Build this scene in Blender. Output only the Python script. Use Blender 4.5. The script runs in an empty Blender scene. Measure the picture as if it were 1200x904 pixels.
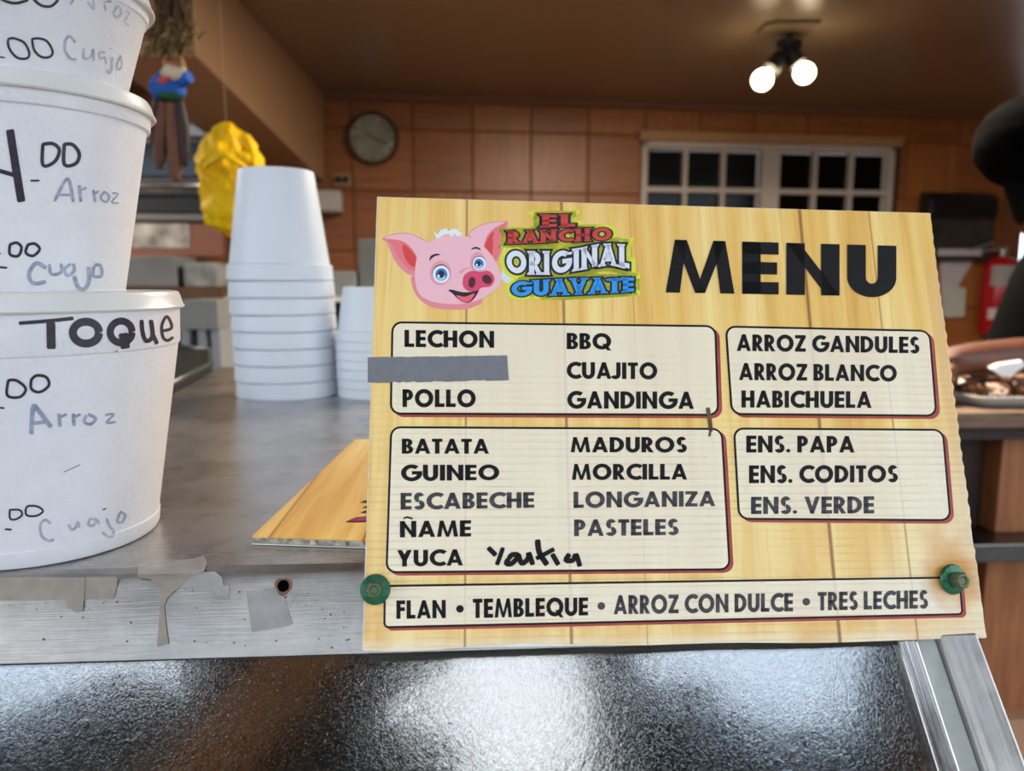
import bpy, bmesh, math, random
from mathutils import Vector, Matrix, noise
from mathutils.bvhtree import BVHTree
random.seed(7)
V = Vector
# ------------------------------------------------------------------ camera
EYE = V((0, 0, 1.40))
YAW, PITCH, FPX = math.radians(3.4), math.radians(8.0), 873.0
FWD = V((math.sin(YAW)*math.cos(PITCH), math.cos(YAW)*math.cos(PITCH), -math.sin(PITCH)))
RIGHT = V((math.cos(YAW), -math.sin(YAW), 0))
UP = RIGHT.cross(FWD)
scene = bpy.context.scene
cd = bpy.data.cameras.new('camera'); cam = bpy.data.objects.new('camera', cd)
scene.collection.objects.link(cam)
cam.matrix_world = Matrix.Translation(EYE) @ Matrix((RIGHT, UP, -FWD)).transposed().to_4x4()
cd.sensor_fit = 'HORIZONTAL'; cd.sensor_width = 36; cd.lens = FPX/1200*36
cd.clip_start = .01; cd.clip_end = 200
cd.dof.use_dof = True; cd.dof.focus_distance = .385; cd.dof.aperture_fstop = 8.2
scene.camera = cam
# ------------------------------------------------------------------ light
world = bpy.data.worlds.new('world'); scene.world = world; world.use_nodes = True
nt = world.node_tree; bg = nt.nodes['Background']
tc = nt.nodes.new('ShaderNodeTexCoord'); nz = nt.nodes.new('ShaderNodeTexNoise'); cr = nt.nodes.new('ShaderNodeValToRGB')
nz.inputs['Scale'].default_value = 2.2; nz.inputs['Detail'].default_value = 5
cr.color_ramp.elements[0].position = .35; cr.color_ramp.elements[0].color = (.55, .72, .95, 1)
cr.color_ramp.elements[1].position = .62; cr.color_ramp.elements[1].color = (.93, .96, 1, 1)
nt.links.new(tc.outputs['Generated'], nz.inputs['Vector']); nt.links.new(nz.outputs['Fac'], cr.inputs[0])
nt.links.new(cr.outputs[0], bg.inputs['Color']); bg.inputs['Strength'].default_value = 4.0
def lamp(name, kind, loc, energy, color, **kw):
    l = bpy.data.lights.new(name, kind); l.energy = energy; l.color = color
    for k, v in kw.items(): setattr(l, k, v)
    o = bpy.data.objects.new(name, l); o.location = loc; scene.collection.objects.link(o); return o
lamp('room_fill', 'AREA', (.9, 2.1, 2.38), 84, (1, .86, .68), size=.5)  # added fill light for the room, no fixture behind it
lamp('left_fill', 'AREA', (-2.3, 2.4, 2.38), 40, (1, .88, .72), size=.4)  # second added fill, brightens the left side of the room
scene.view_settings.view_transform = 'Standard'; scene.view_settings.look = 'None'
scene.view_settings.exposure = 0.0; scene.view_settings.gamma = 1
# ------------------------------------------------------------------ helpers
def ray(px, py): return FWD + RIGHT*((px-600)/FPX) - UP*((py-452)/FPX)
def onplane(px, py, P, n):
    d = ray(px, py); return EYE + d*((V(P)-EYE).dot(n)/d.dot(n))
def at(px, py, Y): return onplane(px, py, (0, Y, 0), V((0, 1, 0)))
def onz(px, py, z): return onplane(px, py, (0, 0, z), V((0, 0, 1)))
def lin(c): return tuple((x/12.92 if x <= .04045 else ((x+.055)/1.055)**2.4) for x in (q/255 for q in c))
def mat(name, rgb, rough=.6, metal=0, spec=.5, bump=0, bscale=60, var=0, vscale=8, stretch=(1, 1, 1), emit=None, alpha=1, coat=0, rgb2=None):
    m = bpy.data.materials.new(name); m.use_nodes = True; n = m.node_tree; b = n.nodes['Principled BSDF']
    c = lin(rgb)
    b.inputs['Base Color'].default_value = (*c, 1); b.inputs['Roughness'].default_value = rough
    b.inputs['Metallic'].default_value = metal; b.inputs['Specular IOR Level'].default_value = spec
    b.inputs['Coat Weight'].default_value = coat
    if emit: b.inputs['Emission Color'].default_value = (*lin(emit[0]), 1); b.inputs['Emission Strength'].default_value = emit[1]
    t = n.nodes.new('ShaderNodeTexCoord'); mp = n.nodes.new('ShaderNodeMapping'); mp.inputs['Scale'].default_value = stretch
    n.links.new(t.outputs['Object'], mp.inputs[0])
    if var or rgb2:
        x = n.nodes.new('ShaderNodeTexNoise'); x.inputs['Scale'].default_value = vscale; x.inputs['Detail'].default_value = 6
        n.links.new(mp.outputs[0], x.inputs['Vector'])
        r = n.nodes.new('ShaderNodeValToRGB'); r.color_ramp.elements[0].position = .3; r.color_ramp.elements[1].position = .7
        if rgb2: r.color_ramp.elements[0].color = (*c, 1); r.color_ramp.elements[1].color = (*lin(rgb2), 1)
        else:
            r.color_ramp.elements[0].color = (*[q*(1-var) for q in c], 1); r.color_ramp.elements[1].color = (*[min(1, q*(1+var)) for q in c], 1)
        n.links.new(x.outputs['Fac'], r.inputs[0]); n.links.new(r.outputs[0], b.inputs['Base Color'])
    if bump:
        x = n.nodes.new('ShaderNodeTexNoise'); x.inputs['Scale'].default_value = bscale; x.inputs['Detail'].default_value = 3
        n.links.new(mp.outputs[0], x.inputs['Vector'])
        bb = n.nodes.new('ShaderNodeBump'); bb.inputs['Strength'].default_value = bump; bb.inputs['Distance'].default_value = .002
        n.links.new(x.outputs['Fac'], bb.inputs['Height']); n.links.new(bb.outputs[0], b.inputs['Normal'])
    return m
class MB:
    def __init__(s): s.v = []; s.f = []; s.mi = []
    def add(s, vs, fs, mi=0):
        o = len(s.v); s.v += [V(p) for p in vs]; s.f += [tuple(i+o for i in f) for f in fs]; s.mi += [mi]*len(fs); return s
    def box(s, x0, x1, y0, y1, z0, z1, M=None, mi=0):
        p = [V((x, y, z)) for z in (z0, z1) for y in (y0, y1) for x in (x0, x1)]
        if M: p = [M @ q for q in p]
        return s.add(p, [(0, 2, 3, 1), (4, 5, 7, 6), (0, 1, 5, 4), (2, 6, 7, 3), (0, 4, 6, 2), (1, 3, 7, 5)], mi)
    def lathe(s, prof, n=48, M=None, mi=0, close=False, cap=True):
        vs = [V((r*math.cos(2*math.pi*k/n), r*math.sin(2*math.pi*k/n), z)) for r, z in prof for k in range(n)]
        if M: vs = [M @ q for q in vs]
        fs = []
        L = len(prof)
        for i in range(L if close else L-1):
            j = (i+1) % L
            for k in range(n):
                k2 = (k+1) % n; fs.append((i*n+k, i*n+k2, j*n+k2, j*n+k))
        if cap and not close:
            fs.append(tuple(range(n))[::-1]); fs.append(tuple((L-1)*n+k for k in range(n)))
        return s.add(vs, fs, mi)
    def tube(s, pts, rad, n=8, mi=0):
        pts = [V(p) for p in pts]
        if not hasattr(rad, '__len__'): rad = [rad]*len(pts)
        vs = []
        up = V((.31, .17, .93))
        for i, p in enumerate(pts):
            d = (pts[min(i+1, len(pts)-1)]-pts[max(i-1, 0)]).normalized()
            a = d.cross(up if abs(d.dot(up.normalized())) < .95 else V((1, 0, 0))).normalized(); b = d.cross(a)
            vs += [p+(a*math.cos(2*math.pi*k/n)+b*math.sin(2*math.pi*k/n))*rad[i] for k in range(n)]
        fs = [(i*n+k, i*n+(k+1) % n, (i+1)*n+(k+1) % n, (i+1)*n+k) for i in range(len(pts)-1) for k in range(n)]
        fs += [tuple(range(n))[::-1], tuple((len(pts)-1)*n+k for k in range(n))]
        return s.add(vs, fs, mi)
    def prism(s, pts, d, mi=0):
        pts = [V(p) for p in pts]; n = len(pts); d = V(d)
        return s.add(pts+[p+d for p in pts], [tuple(range(n)), tuple(range(2*n-1, n-1, -1))]+[(i, (i+1) % n+0, (i+1) % n+n, i+n)[::-1] for i in range(n)], mi)
    def ball(s, c, r, n=16, mi=0, M=None):
        r = V(r) if hasattr(r, '__len__') else V((r, r, r))
        bm = bmesh.new(); bmesh.ops.create_uvsphere(bm, u_segments=n*2, v_segments=n, radius=1)
        vs = [V((v.co.x*r.x, v.co.y*r.y, v.co.z*r.z)) for v in bm.verts]
        if M: vs = [M @ q for q in vs]
        vs = [q+V(c) for q in vs]
        fs = [tuple(v.index for v in f.verts) for f in bm.faces]; bm.free(); return s.add(vs, fs, mi)
    def build(s, name, mats, parent=None, smooth=False, bevel=0, fix=True):
        me = bpy.data.meshes.new(name); me.from_pydata(s.v, [], s.f)
        for m in (mats if isinstance(mats, (list, tuple)) else [mats]): me.materials.append(m)
        for p, i in zip(me.polygons, s.mi): p.material_index = i; p.use_smooth = bool(smooth)
        if fix:
            bm = bmesh.new(); bm.from_mesh(me); bmesh.ops.recalc_face_normals(bm, faces=bm.faces); bm.to_mesh(me); bm.free()
        if smooth and smooth is not True: me.set_sharp_from_angle(angle=math.radians(smooth))
        o = bpy.data.objects.new(name, me); scene.collection.objects.link(o)
        if bevel:
            md = o.modifiers.new('bevel', 'BEVEL'); md.width = bevel; md.segments = 2; md.limit_method = 'ANGLE'
        if parent:
            o.parent = parent; o.matrix_parent_inverse = parent['_m'] and Matrix.Identity(4) if False else PINV[parent.name]
        return o
PINV = {}
def thing(name, label, cat, loc, group=None, M=None):
    o = bpy.data.objects.new(name, None); scene.collection.objects.link(o); o.empty_display_size = .02
    if M is None: o.location = loc; PINV[o.name] = Matrix.Translation(-V(loc))
    else: o.matrix_world = M; PINV[o.name] = Matrix.Identity(4)     # children are given in local coordinates
    o['label'] = label; o['category'] = cat
    if group: o['group'] = group
    return o
def sub(o):                                                          # let a mesh part be a parent for its own sub-parts
    PINV[o.name] = Matrix.Identity(4); return o
def tag(o, label, cat, group=None):
    o['label'] = label; o['category'] = cat
    if group: o['group'] = group
    return o
def struct(o): o['kind'] = 'structure'; return o
def lab(o, t): o['label'] = t; return o
def copy_tree(o, parent=None):
    c = o.copy(); scene.collection.objects.link(c); c.parent = parent
    for ch in [q for q in scene.objects if q.parent == o]: copy_tree(ch, c)
    return c
def cr_spline(P, closed=True, k=6):
    out = []; n = len(P)
    for i in range(n if closed else n-1):
        g = (lambda j: P[j % n]) if closed else (lambda j: P[max(0, min(n-1, j))])
        a, b, c, d = [V((*g(i+j), 0)) if len(g(i+j)) == 2 else V(g(i+j)) for j in (-1, 0, 1, 2)]
        for q in range(k):
            t = q/k; out.append(.5*((2*b)+(c-a)*t+(2*a-5*b+4*c-d)*t*t+(3*b-a-3*c+d)*t**3))
    if not closed: out.append(V((*P[-1], 0)) if len(P[-1]) == 2 else V(P[-1]))
    return out
# ------------------------------------------------------------------ key planes
TILT = math.radians(20)
LN = V((0, -math.cos(TILT), math.sin(TILT)))                        # lip normal
LP = V((-.05, .3382, 1.40-.169))
CZ = onplane(425, 665, LP, LN).z; LY = onplane(425, 665, LP, LN).y   # counter height and front edge
LB = onplane(425, 766, LP, LN)
CX1 = onplane(1140, 690, LP, LN).x
# ------------------------------------------------------------------ materials
def steel(name, rgb, rough, sx=(1, 60, 60), amt=.12, metal=1, bump=.08, blotch=True):
    m = bpy.data.materials.new(name); m.use_nodes = True; n = m.node_tree; b = n.nodes['Principled BSDF']; L = n.links.new
    b.inputs['Metallic'].default_value = metal
    t = n.nodes.new('ShaderNodeTexCoord'); mp = n.nodes.new('ShaderNodeMapping'); mp.inputs['Scale'].default_value = sx
    L(t.outputs['Object'], mp.inputs[0])
    x = n.nodes.new('ShaderNodeTexNoise'); x.inputs['Scale'].default_value = 14; x.inputs['Detail'].default_value = 8; L(mp.outputs[0], x.inputs['Vector'])
    y = n.nodes.new('ShaderNodeTexNoise'); y.inputs['Scale'].default_value = 16; y.inputs['Detail'].default_value = 8; y.inputs['Roughness'].default_value = .7; L(t.outputs['Object'], y.inputs['Vector'])
    a = n.nodes.new('ShaderNodeMath'); a.operation = 'ADD'; L(x.outputs['Fac'], a.inputs[0]); L(y.outputs['Fac'], a.inputs[1])
    r = n.nodes.new('ShaderNodeMapRange'); r.inputs[1].default_value = .7; r.inputs[2].default_value = 1.3; r.inputs[3].default_value = rough-amt; r.inputs[4].default_value = rough+amt
    L(a.outputs[0], r.inputs[0]); L(r.outputs[0], b.inputs['Roughness'])
    cr_ = n.nodes.new('ShaderNodeValToRGB'); c = lin(rgb)
    cr_.color_ramp.elements[0].position = .38; cr_.color_ramp.elements[0].color = (*[q*.72 for q in c], 1)
    cr_.color_ramp.elements[1].position = .6; cr_.color_ramp.elements[1].color = (*c, 1)
    L((y if blotch else x).outputs['Fac'], cr_.inputs[0]); L(cr_.outputs[0], b.inputs['Base Color'])
    bb = n.nodes.new('ShaderNodeBump'); bb.inputs['Strength'].default_value = bump; bb.inputs['Distance'].default_value = .001
    L(x.outputs['Fac'], bb.inputs['Height']); L(bb.outputs[0], b.inputs['Normal'])
    return m
M_top = steel('brushed_steel_top', (188, 185, 184), .29, (1.5, 90, 90), amt=.06, metal=.68, bump=.03)
M_lip = steel('brushed_steel_lip', (186, 181, 175), .42, (2.5, 110, 110), amt=.14, bump=.16)
M_chrome = steel('chrome_strip', (215, 210, 205), .18, (40, 1, 1))
M_alu = steel('aluminium_tube', (190, 188, 185), .4, (40, 1, 1))
M_dsteel = steel('dark_steel', (110, 108, 105), .35)
M_foam = mat('foam', (222, 222, 226), .5, bump=.25, bscale=420, var=.025, vscale=90)
M_cup = mat('cup_foam', (214, 222, 232), .42, bump=.08, bscale=300)
M_lid = mat('lid_plastic', (214, 214, 210), .3, bump=.05, bscale=60)
M_mark = mat('marker_ink', (42, 34, 48), .5, var=.5, vscale=500, bump=.1, bscale=800)
M_blue = mat('faded_blue_ink', (120, 132, 160), .6, rgb2=(176, 182, 198), vscale=260)
M_grayink = mat('faded_gray_ink', (140, 140, 158), .6, rgb2=(196, 197, 208), vscale=260)
M_white = mat('white_plastic', (228, 228, 224), .45)
M_black = mat('black_plastic', (16, 16, 17), .4)
M_cloth_black = mat('black_cloth', (6, 6, 7), .95, spec=.1, bump=.3, bscale=300)
M_skin = mat('brown_skin', (100, 58, 42), .5, var=.12, vscale=30, bump=.1, bscale=200)
# ------------------------------------------------------------------ setting: room
WD = V((math.cos(math.radians(4.2)), math.sin(math.radians(4.2)), 0)); WN = V((WD.y, -WD.x, 0))
W0 = at(417, 329, 4.25)
def onw(px, py, off=0): return onplane(px, py, W0+WN*off, WN)
WM = Matrix((WD, V((-WN.x, -WN.y, 0)), V((0, 0, 1)))).transposed().to_4x4(); WM.translation = V((W0.x, W0.y, 0))   # wall frame: x along, y into the wall, z up
WI = WM.inverted()
def wl(px, py, off=0): return WI @ onw(px, py, off)
CEIL = (onw(488, 111)).z
M_grout = mat('grout', (122, 70, 36), .8)
M_ceil = mat('ceiling_paint', (140, 120, 94), .32, var=.05, vscale=2)
M_beam = mat('beam_paint', (178, 140, 104), .55, var=.05, vscale=3)
M_plaster = mat('brown_plaster', (104, 70, 46), .8, var=.1)
M_floor = mat('floor_tile_red', (110, 74, 54), .5, var=.15)
M_asphalt = mat('asphalt', (112, 108, 104), .9, var=.2, vscale=12, bump=.4)
b = MB(); b.box(-3.4, 3.9, .62, 4.95, -.05, 0); struct(b.build('floor', M_floor))
b = MB(); b.box(-16, 16, -22, .62, -.06, -.01); struct(b.build('ground', M_asphalt))
b = MB(); b.box(-3.4, 3.9, .30, 4.95, CEIL, CEIL+.1); struct(b.build('ceiling', M_ceil))
b = MB(); b.box(-3.5, -3.4, .3, 4.95, 0, CEIL+.1); struct(b.build('wall_left', M_plaster))
b = MB(); b.box(3.9, 4.0, .3, 4.95, 0, CEIL+.1); struct(b.build('wall_right', M_plaster))
wb = MB()
# window position on the wall
wx0, wx1 = wl(751, 200).x, wl(1046, 200).x
wzt, wzb = wl(760, 166).z, 0
TS = wl(488, 200).x - wl(417, 200).x                                # tile pitch
zt = wl(488, 152).z                                                 # first joint under the ceiling
pane_h = wl(760, 170).z - wl(760, 215).z
wzb = wzt - pane_h*3.3
x0w, x1w = WI.to_3x3() @ V((0, 0, 0)), 0
L0, L1 = -3.05, 4.1
def wallbox(x0, x1, z0, z1): wb.box(x0, x1, .005, .14, z0, z1, WM)
wallbox(L0, wx0, 0, CEIL+.05); wallbox(wx1, L1, 0, CEIL+.05); wallbox(wx0, wx1, wzt, CEIL+.05); wallbox(wx0, wx1, 0, wzb)
wall = struct(wb.build('wall_back', M_grout)); PINV['wall_back'] = Matrix.Identity(4)
TM = []
for q, col in enumerate([(172, 104, 52), (178, 110, 55), (164, 97, 49)]):
    TM.append(mat('wall_tile_%d' % q, col, .38, rgb2=tuple(int(v*.82) for v in col), vscale=1.6, stretch=((1, 1, 14) if q != 1 else (14, 1, 1)), bump=.02, bscale=6))
for m in TM: m.node_tree.nodes['Noise Texture'].inputs['Scale'].default_value = 3
tiles_me = {}
def tile(xa, xb, za, zb):
    t = MB(); g = .003; e = .004
    a0, a1, c0, c1 = xa+g, xb-g, za+g, zb-g
    if a1-a0 < .02 or c1-c0 < .02: return
    P = [(a0, .006, c0), (a1, .006, c0), (a1, .006, c1), (a0, .006, c1), (a0+e, 0, c0+e), (a1-e, 0, c0+e), (a1-e, 0, c1-e), (a0+e, 0, c1-e)]
    t.add([WM @ V(p) for p in P], [(4, 5, 6, 7), (0, 1, 5, 4), (1, 2, 6, 5), (2, 3, 7, 6), (3, 0, 4, 7), (3, 2, 1, 0)])
    t.build('tile', random.choice(TM), wall)
def tiles(xa, xb, za, zb):                                          # cut a tile round the window
    if xb <= wx0 or xa >= wx1 or zb <= wzb or za >= wzt: return tile(xa, xb, za, zb)
    if xa < wx0: tile(xa, wx0, za, zb)
    if xb > wx1: tile(wx1, xb, za, zb)
    xa, xb = max(xa, wx0), min(xb, wx1)
    if zb > wzt: tile(xa, xb, wzt, zb)
    if za < wzb: tile(xa, xb, za, wzb)
for i in range(-8, 12):
    for j in range(-1, 6):
        za, zb = zt-(j+1)*TS, min(zt-j*TS, CEIL-.035)
        if i*TS < L0: continue
        tiles(i*TS, min((i+1)*TS, L1), za, zb)
b = MB(); b.box(L0, L1, -.008, .02, CEIL-.035, CEIL, WM); struct(b.build('trim_1', mat('crown_trim', (132, 88, 58), .5)))
# window: frame, two sashes of three columns, dark panes
M_wframe = mat('window_white', (196, 186, 176), .5); M_pane = mat('dark_pane', (6, 6, 8), .12, spec=.25)
M_wood_head = mat('window_head_wood', (176, 132, 92), .5, var=.15, stretch=(1, 8, 8))
b = MB(); fw = .035
b.box(wx0, wx1, -.03, .10, wzb-.03, wzb, WM); b.box(wx0, wx0+fw, -.02, .10, wzb, wzt, WM); b.box(wx1-fw, wx1, -.02, .10, wzb, wzt, WM)
b.box(wx0, wx1, -.02, .10, wzt-fw, wzt, WM); xm = (wx0+wx1)/2-.0
b.box(xm-.055, xm+.055, -.025, .06, wzb, wzt-fw, WM)
win = struct(b.build('window_1', M_wframe, None, bevel=.003)); PINV[win.name] = Matrix.Identity(4)
b = MB(); b.box(wx0-.02, wx1+.03, -.045, .02, wzt, wzt+.055, WM); b.build('window_head', M_wood_head, win, bevel=.004)
b = MB(); b.box(wx1+.002, wx1+.03, -.02, .02, wzb, wzt, WM); b.build('side_trim', mat('dark_trim', (70, 46, 30), .6), win)
for s0, s1 in ((wx0+fw, xm-.055), (xm+.055, wx1-fw)):
    w = (s1-s0)/3
    for k in (1, 2):
        b = MB(); b.box(s0+k*w-.012, s0+k*w+.012, -.005, .05, wzb, wzt-fw, WM); b.build('muntin', M_wframe, win)
    for r in range(3):
        z1 = wzt-fw-r*pane_h*1.08
        if r: b = MB(); b.box(s0, s1, -.008, .05, z1-.014, z1+.014, WM); b.build('muntin', M_wframe, win)
        for k in range(3):
            b = MB(); b.box(s0+k*w+.012, s0+(k+1)*w-.012, .03, .036, z1-pane_h*1.08+.01, z1-.01, WM); b.build('pane', M_pane, win)
b = MB(); b.box(wx0-.3, wx1+.3, .5, .55, wzb-.4, wzt+.4, WM); struct(b.build('wall_outside', mat('dark_backing', (8, 8, 9), .9)))  # near-black wall behind the window
# sloping painted beam along the left of the ceiling
def beam():
    A = onz(379.5, 108, CEIL-.001); B = onz(280, 0, CEIL-.001); d = (B-A).normalized()
    n = V((-d.y, d.x, 0)).normalized()
    if n.x > 0: n = -n
    C = onplane(380, 213, A, n); D = onplane(231, 66, A, n); E_ = V((D.x, D.y, CEIL-.001))
    w = .30
    b = MB(); q = [A, E_, D, C]; b.prism(q, n*w); o = b.build('trim_2', M_beam, None, bevel=.006); struct(o)
    return A, D, n
bA, bD, bn = beam()
# ------------------------------------------------------------------ setting: customer side stand-in canopy, gaps shaped to mirror as sky patches in the glass
G_ANG = math.radians(41); GN = V((0, -math.cos(G_ANG), math.sin(G_ANG)))
GP = LB + V((0, .002, -.0004))
def mirror(px, py, z):
    p = onplane(px, py, GP, GN); d = ray(px, py).normalized(); r = d-GN*2*d.dot(GN); return p+r*((z-p.z)/r.z)
def inside(x, y, poly):
    c = False; n = len(poly)
    for i in range(n):
        a, b_ = poly[i], poly[i-1]
        if (a[1] > y) != (b_[1] > y) and x < (b_[0]-a[0])*(y-a[1])/(b_[1]-a[1])+a[0]: c = not c
    return c
CANZ = 2.75
gaps = [[(-60, 700), (215, 700), (212, 818), (150, 788), (-60, 868)],
        [(470, 690), (650, 690), (690, 800), (692, 960), (545, 960), (532, 864), (445, 850), (468, 812), (530, 782)],
        [(745, 690), (1030, 690), (1005, 862), (915, 856), (850, 840), (835, 806), (750, 802)]]
gaps = [[tuple(mirror(x, y, CANZ).xy) for x, y in g] for g in gaps]
M_canopy = mat('canopy_sheet', (58, 62, 60), .7, var=.3, vscale=6)
b = MB(); st = .03
xs0, ys0 = -2.4, -3.2
NX, NY = int(4.8/st), int(3.5/st)
cell = {}
for i in range(NX):
    j = 0
    while j < NY:
        x = xs0+(i+.5)*st
        if any(inside(x, ys0+(j+.5)*st, g) for g in gaps): j += 1; continue
        k = j
        while k < NY and not any(inside(x, ys0+(k+.5)*st, g) for g in gaps): k += 1
        b.box(xs0+i*st, xs0+(i+1)*st, ys0+j*st, ys0+k*st, CANZ, CANZ+.012); j = k
struct(b.build('canopy_stand_in', M_canopy))  # unseen sheet added to shape reflections and trim daylight on the sign
pa, pb = mirror(365, 768, 2.6), mirror(245, 904, 2.6)
pd = (pb-pa).normalized(); b = MB(); sd = V((-pd.y, pd.x, 0))*.075
b.prism([pa-pd*.5-sd, pa-pd*.5+sd, pb+pd*.6+sd, pb+pd*.6-sd], (0, 0, .12)); struct(b.build('rafter_stand_in', mat('orange_timber', (244, 164, 92), .6, var=.15, stretch=(4, 1, 1))))  # unseen rafter added for the orange stripe mirrored in the glass
for x in (-2.3, 2.3):
    b = MB(); b.box(x-.06, x+.06, -3.15, -3.03, -.01, CANZ); struct(b.build('canopy_post', mat('post_paint', (90, 70, 52), .6)))
M_sky_block = mat('sky_block_paint', (120, 118, 104), .9, var=.15, vscale=2)
b = MB(); b.box(-16, 16, -12.3, -12, -.02, 3.6); struct(b.build('wall_sky_block', M_sky_block))  # unseen wall added to keep low sky light off the sign
# ------------------------------------------------------------------ steel counter with its front lip
ct = thing('steel_counter', 'stainless steel service counter with a scuffed front lip', 'counter', (-.5, LY+.3, 0))
prof = [(1.22, CZ), (LY+.006, CZ), (LY+.003, CZ-.0007), (LY+.0004, CZ-.003)]
dn = V((0, LB.y-LY, LB.z-CZ)).normalized()
p1 = V((0, LY, CZ))+dn*.006
prof += [(p1.y, p1.z), (LB.y, LB.z), (LB.y+.006, LB.z-.0015), (LB.y+.012, LB.z), (LB.y+.012, LB.z+.002), (p1.y+.014, p1.z-.002), (LY+.02, CZ-.012), (1.22, CZ-.012)]
b = MB(); XL = -1.35
nprof = len(prof)
def ext(b, prof, xa, xb, rngs):
    vs = [(x, y, z) for x in (xa, xb) for y, z in prof]; n = len(prof)
    b.add(vs, [(i, (i+1) % n, (i+1) % n+n, i+n) for i in range(n)]+[tuple(range(n)), tuple(range(2*n-1, n-1, -1))])
ext(b, [prof[0], prof[1], (prof[1][0], CZ-.0119), prof[-1]], XL, CX1, 0); b.build('worktop', M_top, ct)
b = MB(); ext(b, prof[1:11]+[(prof[1][0], CZ-.0119)], XL, CX1, 0); b.build('front_lip', M_lip, ct, smooth=40)
b = MB(); b.box(XL, CX1, .9, 1.2, 0, CZ-.0122); b.build('base_cabinet', M_dsteel, ct)
def lip(px, py, off=.0003): return onplane(px, py, LP+LN*off, LN)
b = MB(); c = lip(332, 687, .0005); T1 = V((1, 0, 0)); T2 = LN.cross(T1)
b.add([c+(T1*math.cos(a)+T2*math.sin(a))*.0028 for a in [k*math.pi/10 for k in range(20)]], [tuple(range(20))]); lab(b.build('screw_hole', mat('hole_dark', (3, 3, 3), 1, spec=0), ct), 'empty dark screw hole')
b = MB(); R = lambda k, r: (T1*math.cos(k*math.pi/12)+T2*math.sin(k*math.pi/12))*r
b.add([lip(332, 687.5, .0004)+R(k, .0026+(.0015+.0005*math.sin(k*.8))*q) for k in range(24) for q in (0, 1)], [(2*k, 2*k+1, (2*k+3) % 48, (2*k+2) % 48) for k in range(24)])
b.build('rust_ring', mat('rust', (120, 84, 58), .8, var=.4, vscale=300), ct)
def film_mat(name, rgb, a, rough=.5):
    m = mat(name, rgb, rough, var=.14, vscale=120, bump=.15, bscale=250); m.node_tree.nodes['Principled BSDF'].inputs['Alpha'].default_value = a; return m
M_tapeold = film_mat('old_tape', (150, 138, 126), .86); M_tapeclear = film_mat('clear_tape', (170, 166, 162), .62, .35)
def decal(name, pts, m, off, f=lip, parent=ct, thick=.0002):
    q = [f(x, y, off) for x, y in pts]; b = MB(); b.prism(q, -LN*thick if f == lip else V((0, thick, 0))); return b.build(name, m, parent, fix=True)
S1 = lambda pts: [(x/6.456, y/6.456+640) for x, y in pts]
S2 = lambda pts: [(x/5+140, y/5+640) for x, y in pts]
lab(decal('tape_scrap', S1([(-60, 240), (300, 236), (500, 238), (700, 236), (888, 234), (884, 300), (862, 385), (840, 405), (500, 410), (300, 412), (-60, 416)]), M_tapeold, .0004), 'long dirty strip of old tape')
lab(decal('tape_scrap', S1([(485, 245), (520, 240), (640, 240), (635, 400), (625, 495), (590, 505), (555, 500), (545, 480), (508, 478), (495, 400)]), M_tapeold, .0007), 'short dirty piece of tape across the long strip')
lab(decal('tape_scrap', S2([(105, 170), (120, 160), (260, 158), (430, 160), (425, 175), (345, 245), (285, 300), (262, 350), (270, 440), (288, 575), (218, 595), (232, 420), (240, 245), (205, 238), (185, 195), (108, 186)]), M_tapeold, .0006), 'torn tape strip hanging down the lip')
lab(decal('tape_scrap', S2([(430, 158), (560, 150), (600, 185), (608, 235), (640, 230), (642, 300), (580, 288), (540, 244), (345, 246)]), M_tapeclear, .0004), 'crinkled clear tape')
lab(decal('tape_scrap', S2([(742, 268), (920, 240), (960, 285), (1015, 458), (990, 470), (775, 508)]), M_tapeclear, .0004), 'square patch of clear tape beside the screw hole')
def topz(px, py, off=0): return onz(px, py, CZ+off)
b = MB(); cr1 = [topz(*p, .0005) for p in S2([(108, 165), (112, 120), (230, 132), (330, 92), (430, 80), (495, 62), (512, 100), (495, 150), (430, 165)])]
b.prism(cr1, (0, 0, .0004)); lab(b.build('tape_scrap', M_tapeclear, ct), 'crumpled tape folded over the counter edge')
for _ in range(60):                                                 # little grit specks on the lip
    x, y = random.uniform(0, 415), random.uniform(690, 760)
    if _ == 0: gb = MB()
    c = lip(x, y, .0003); r = random.uniform(.0002, .0007); gb.add([c+T1*r, c+T2*r*.7, c-T1*r, c-T2*r], [(0, 1, 2, 3)])
g = gb.build('grime_specks', mat('grime', (84, 62, 46), .9), ct); g['kind'] = 'stuff'
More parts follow.
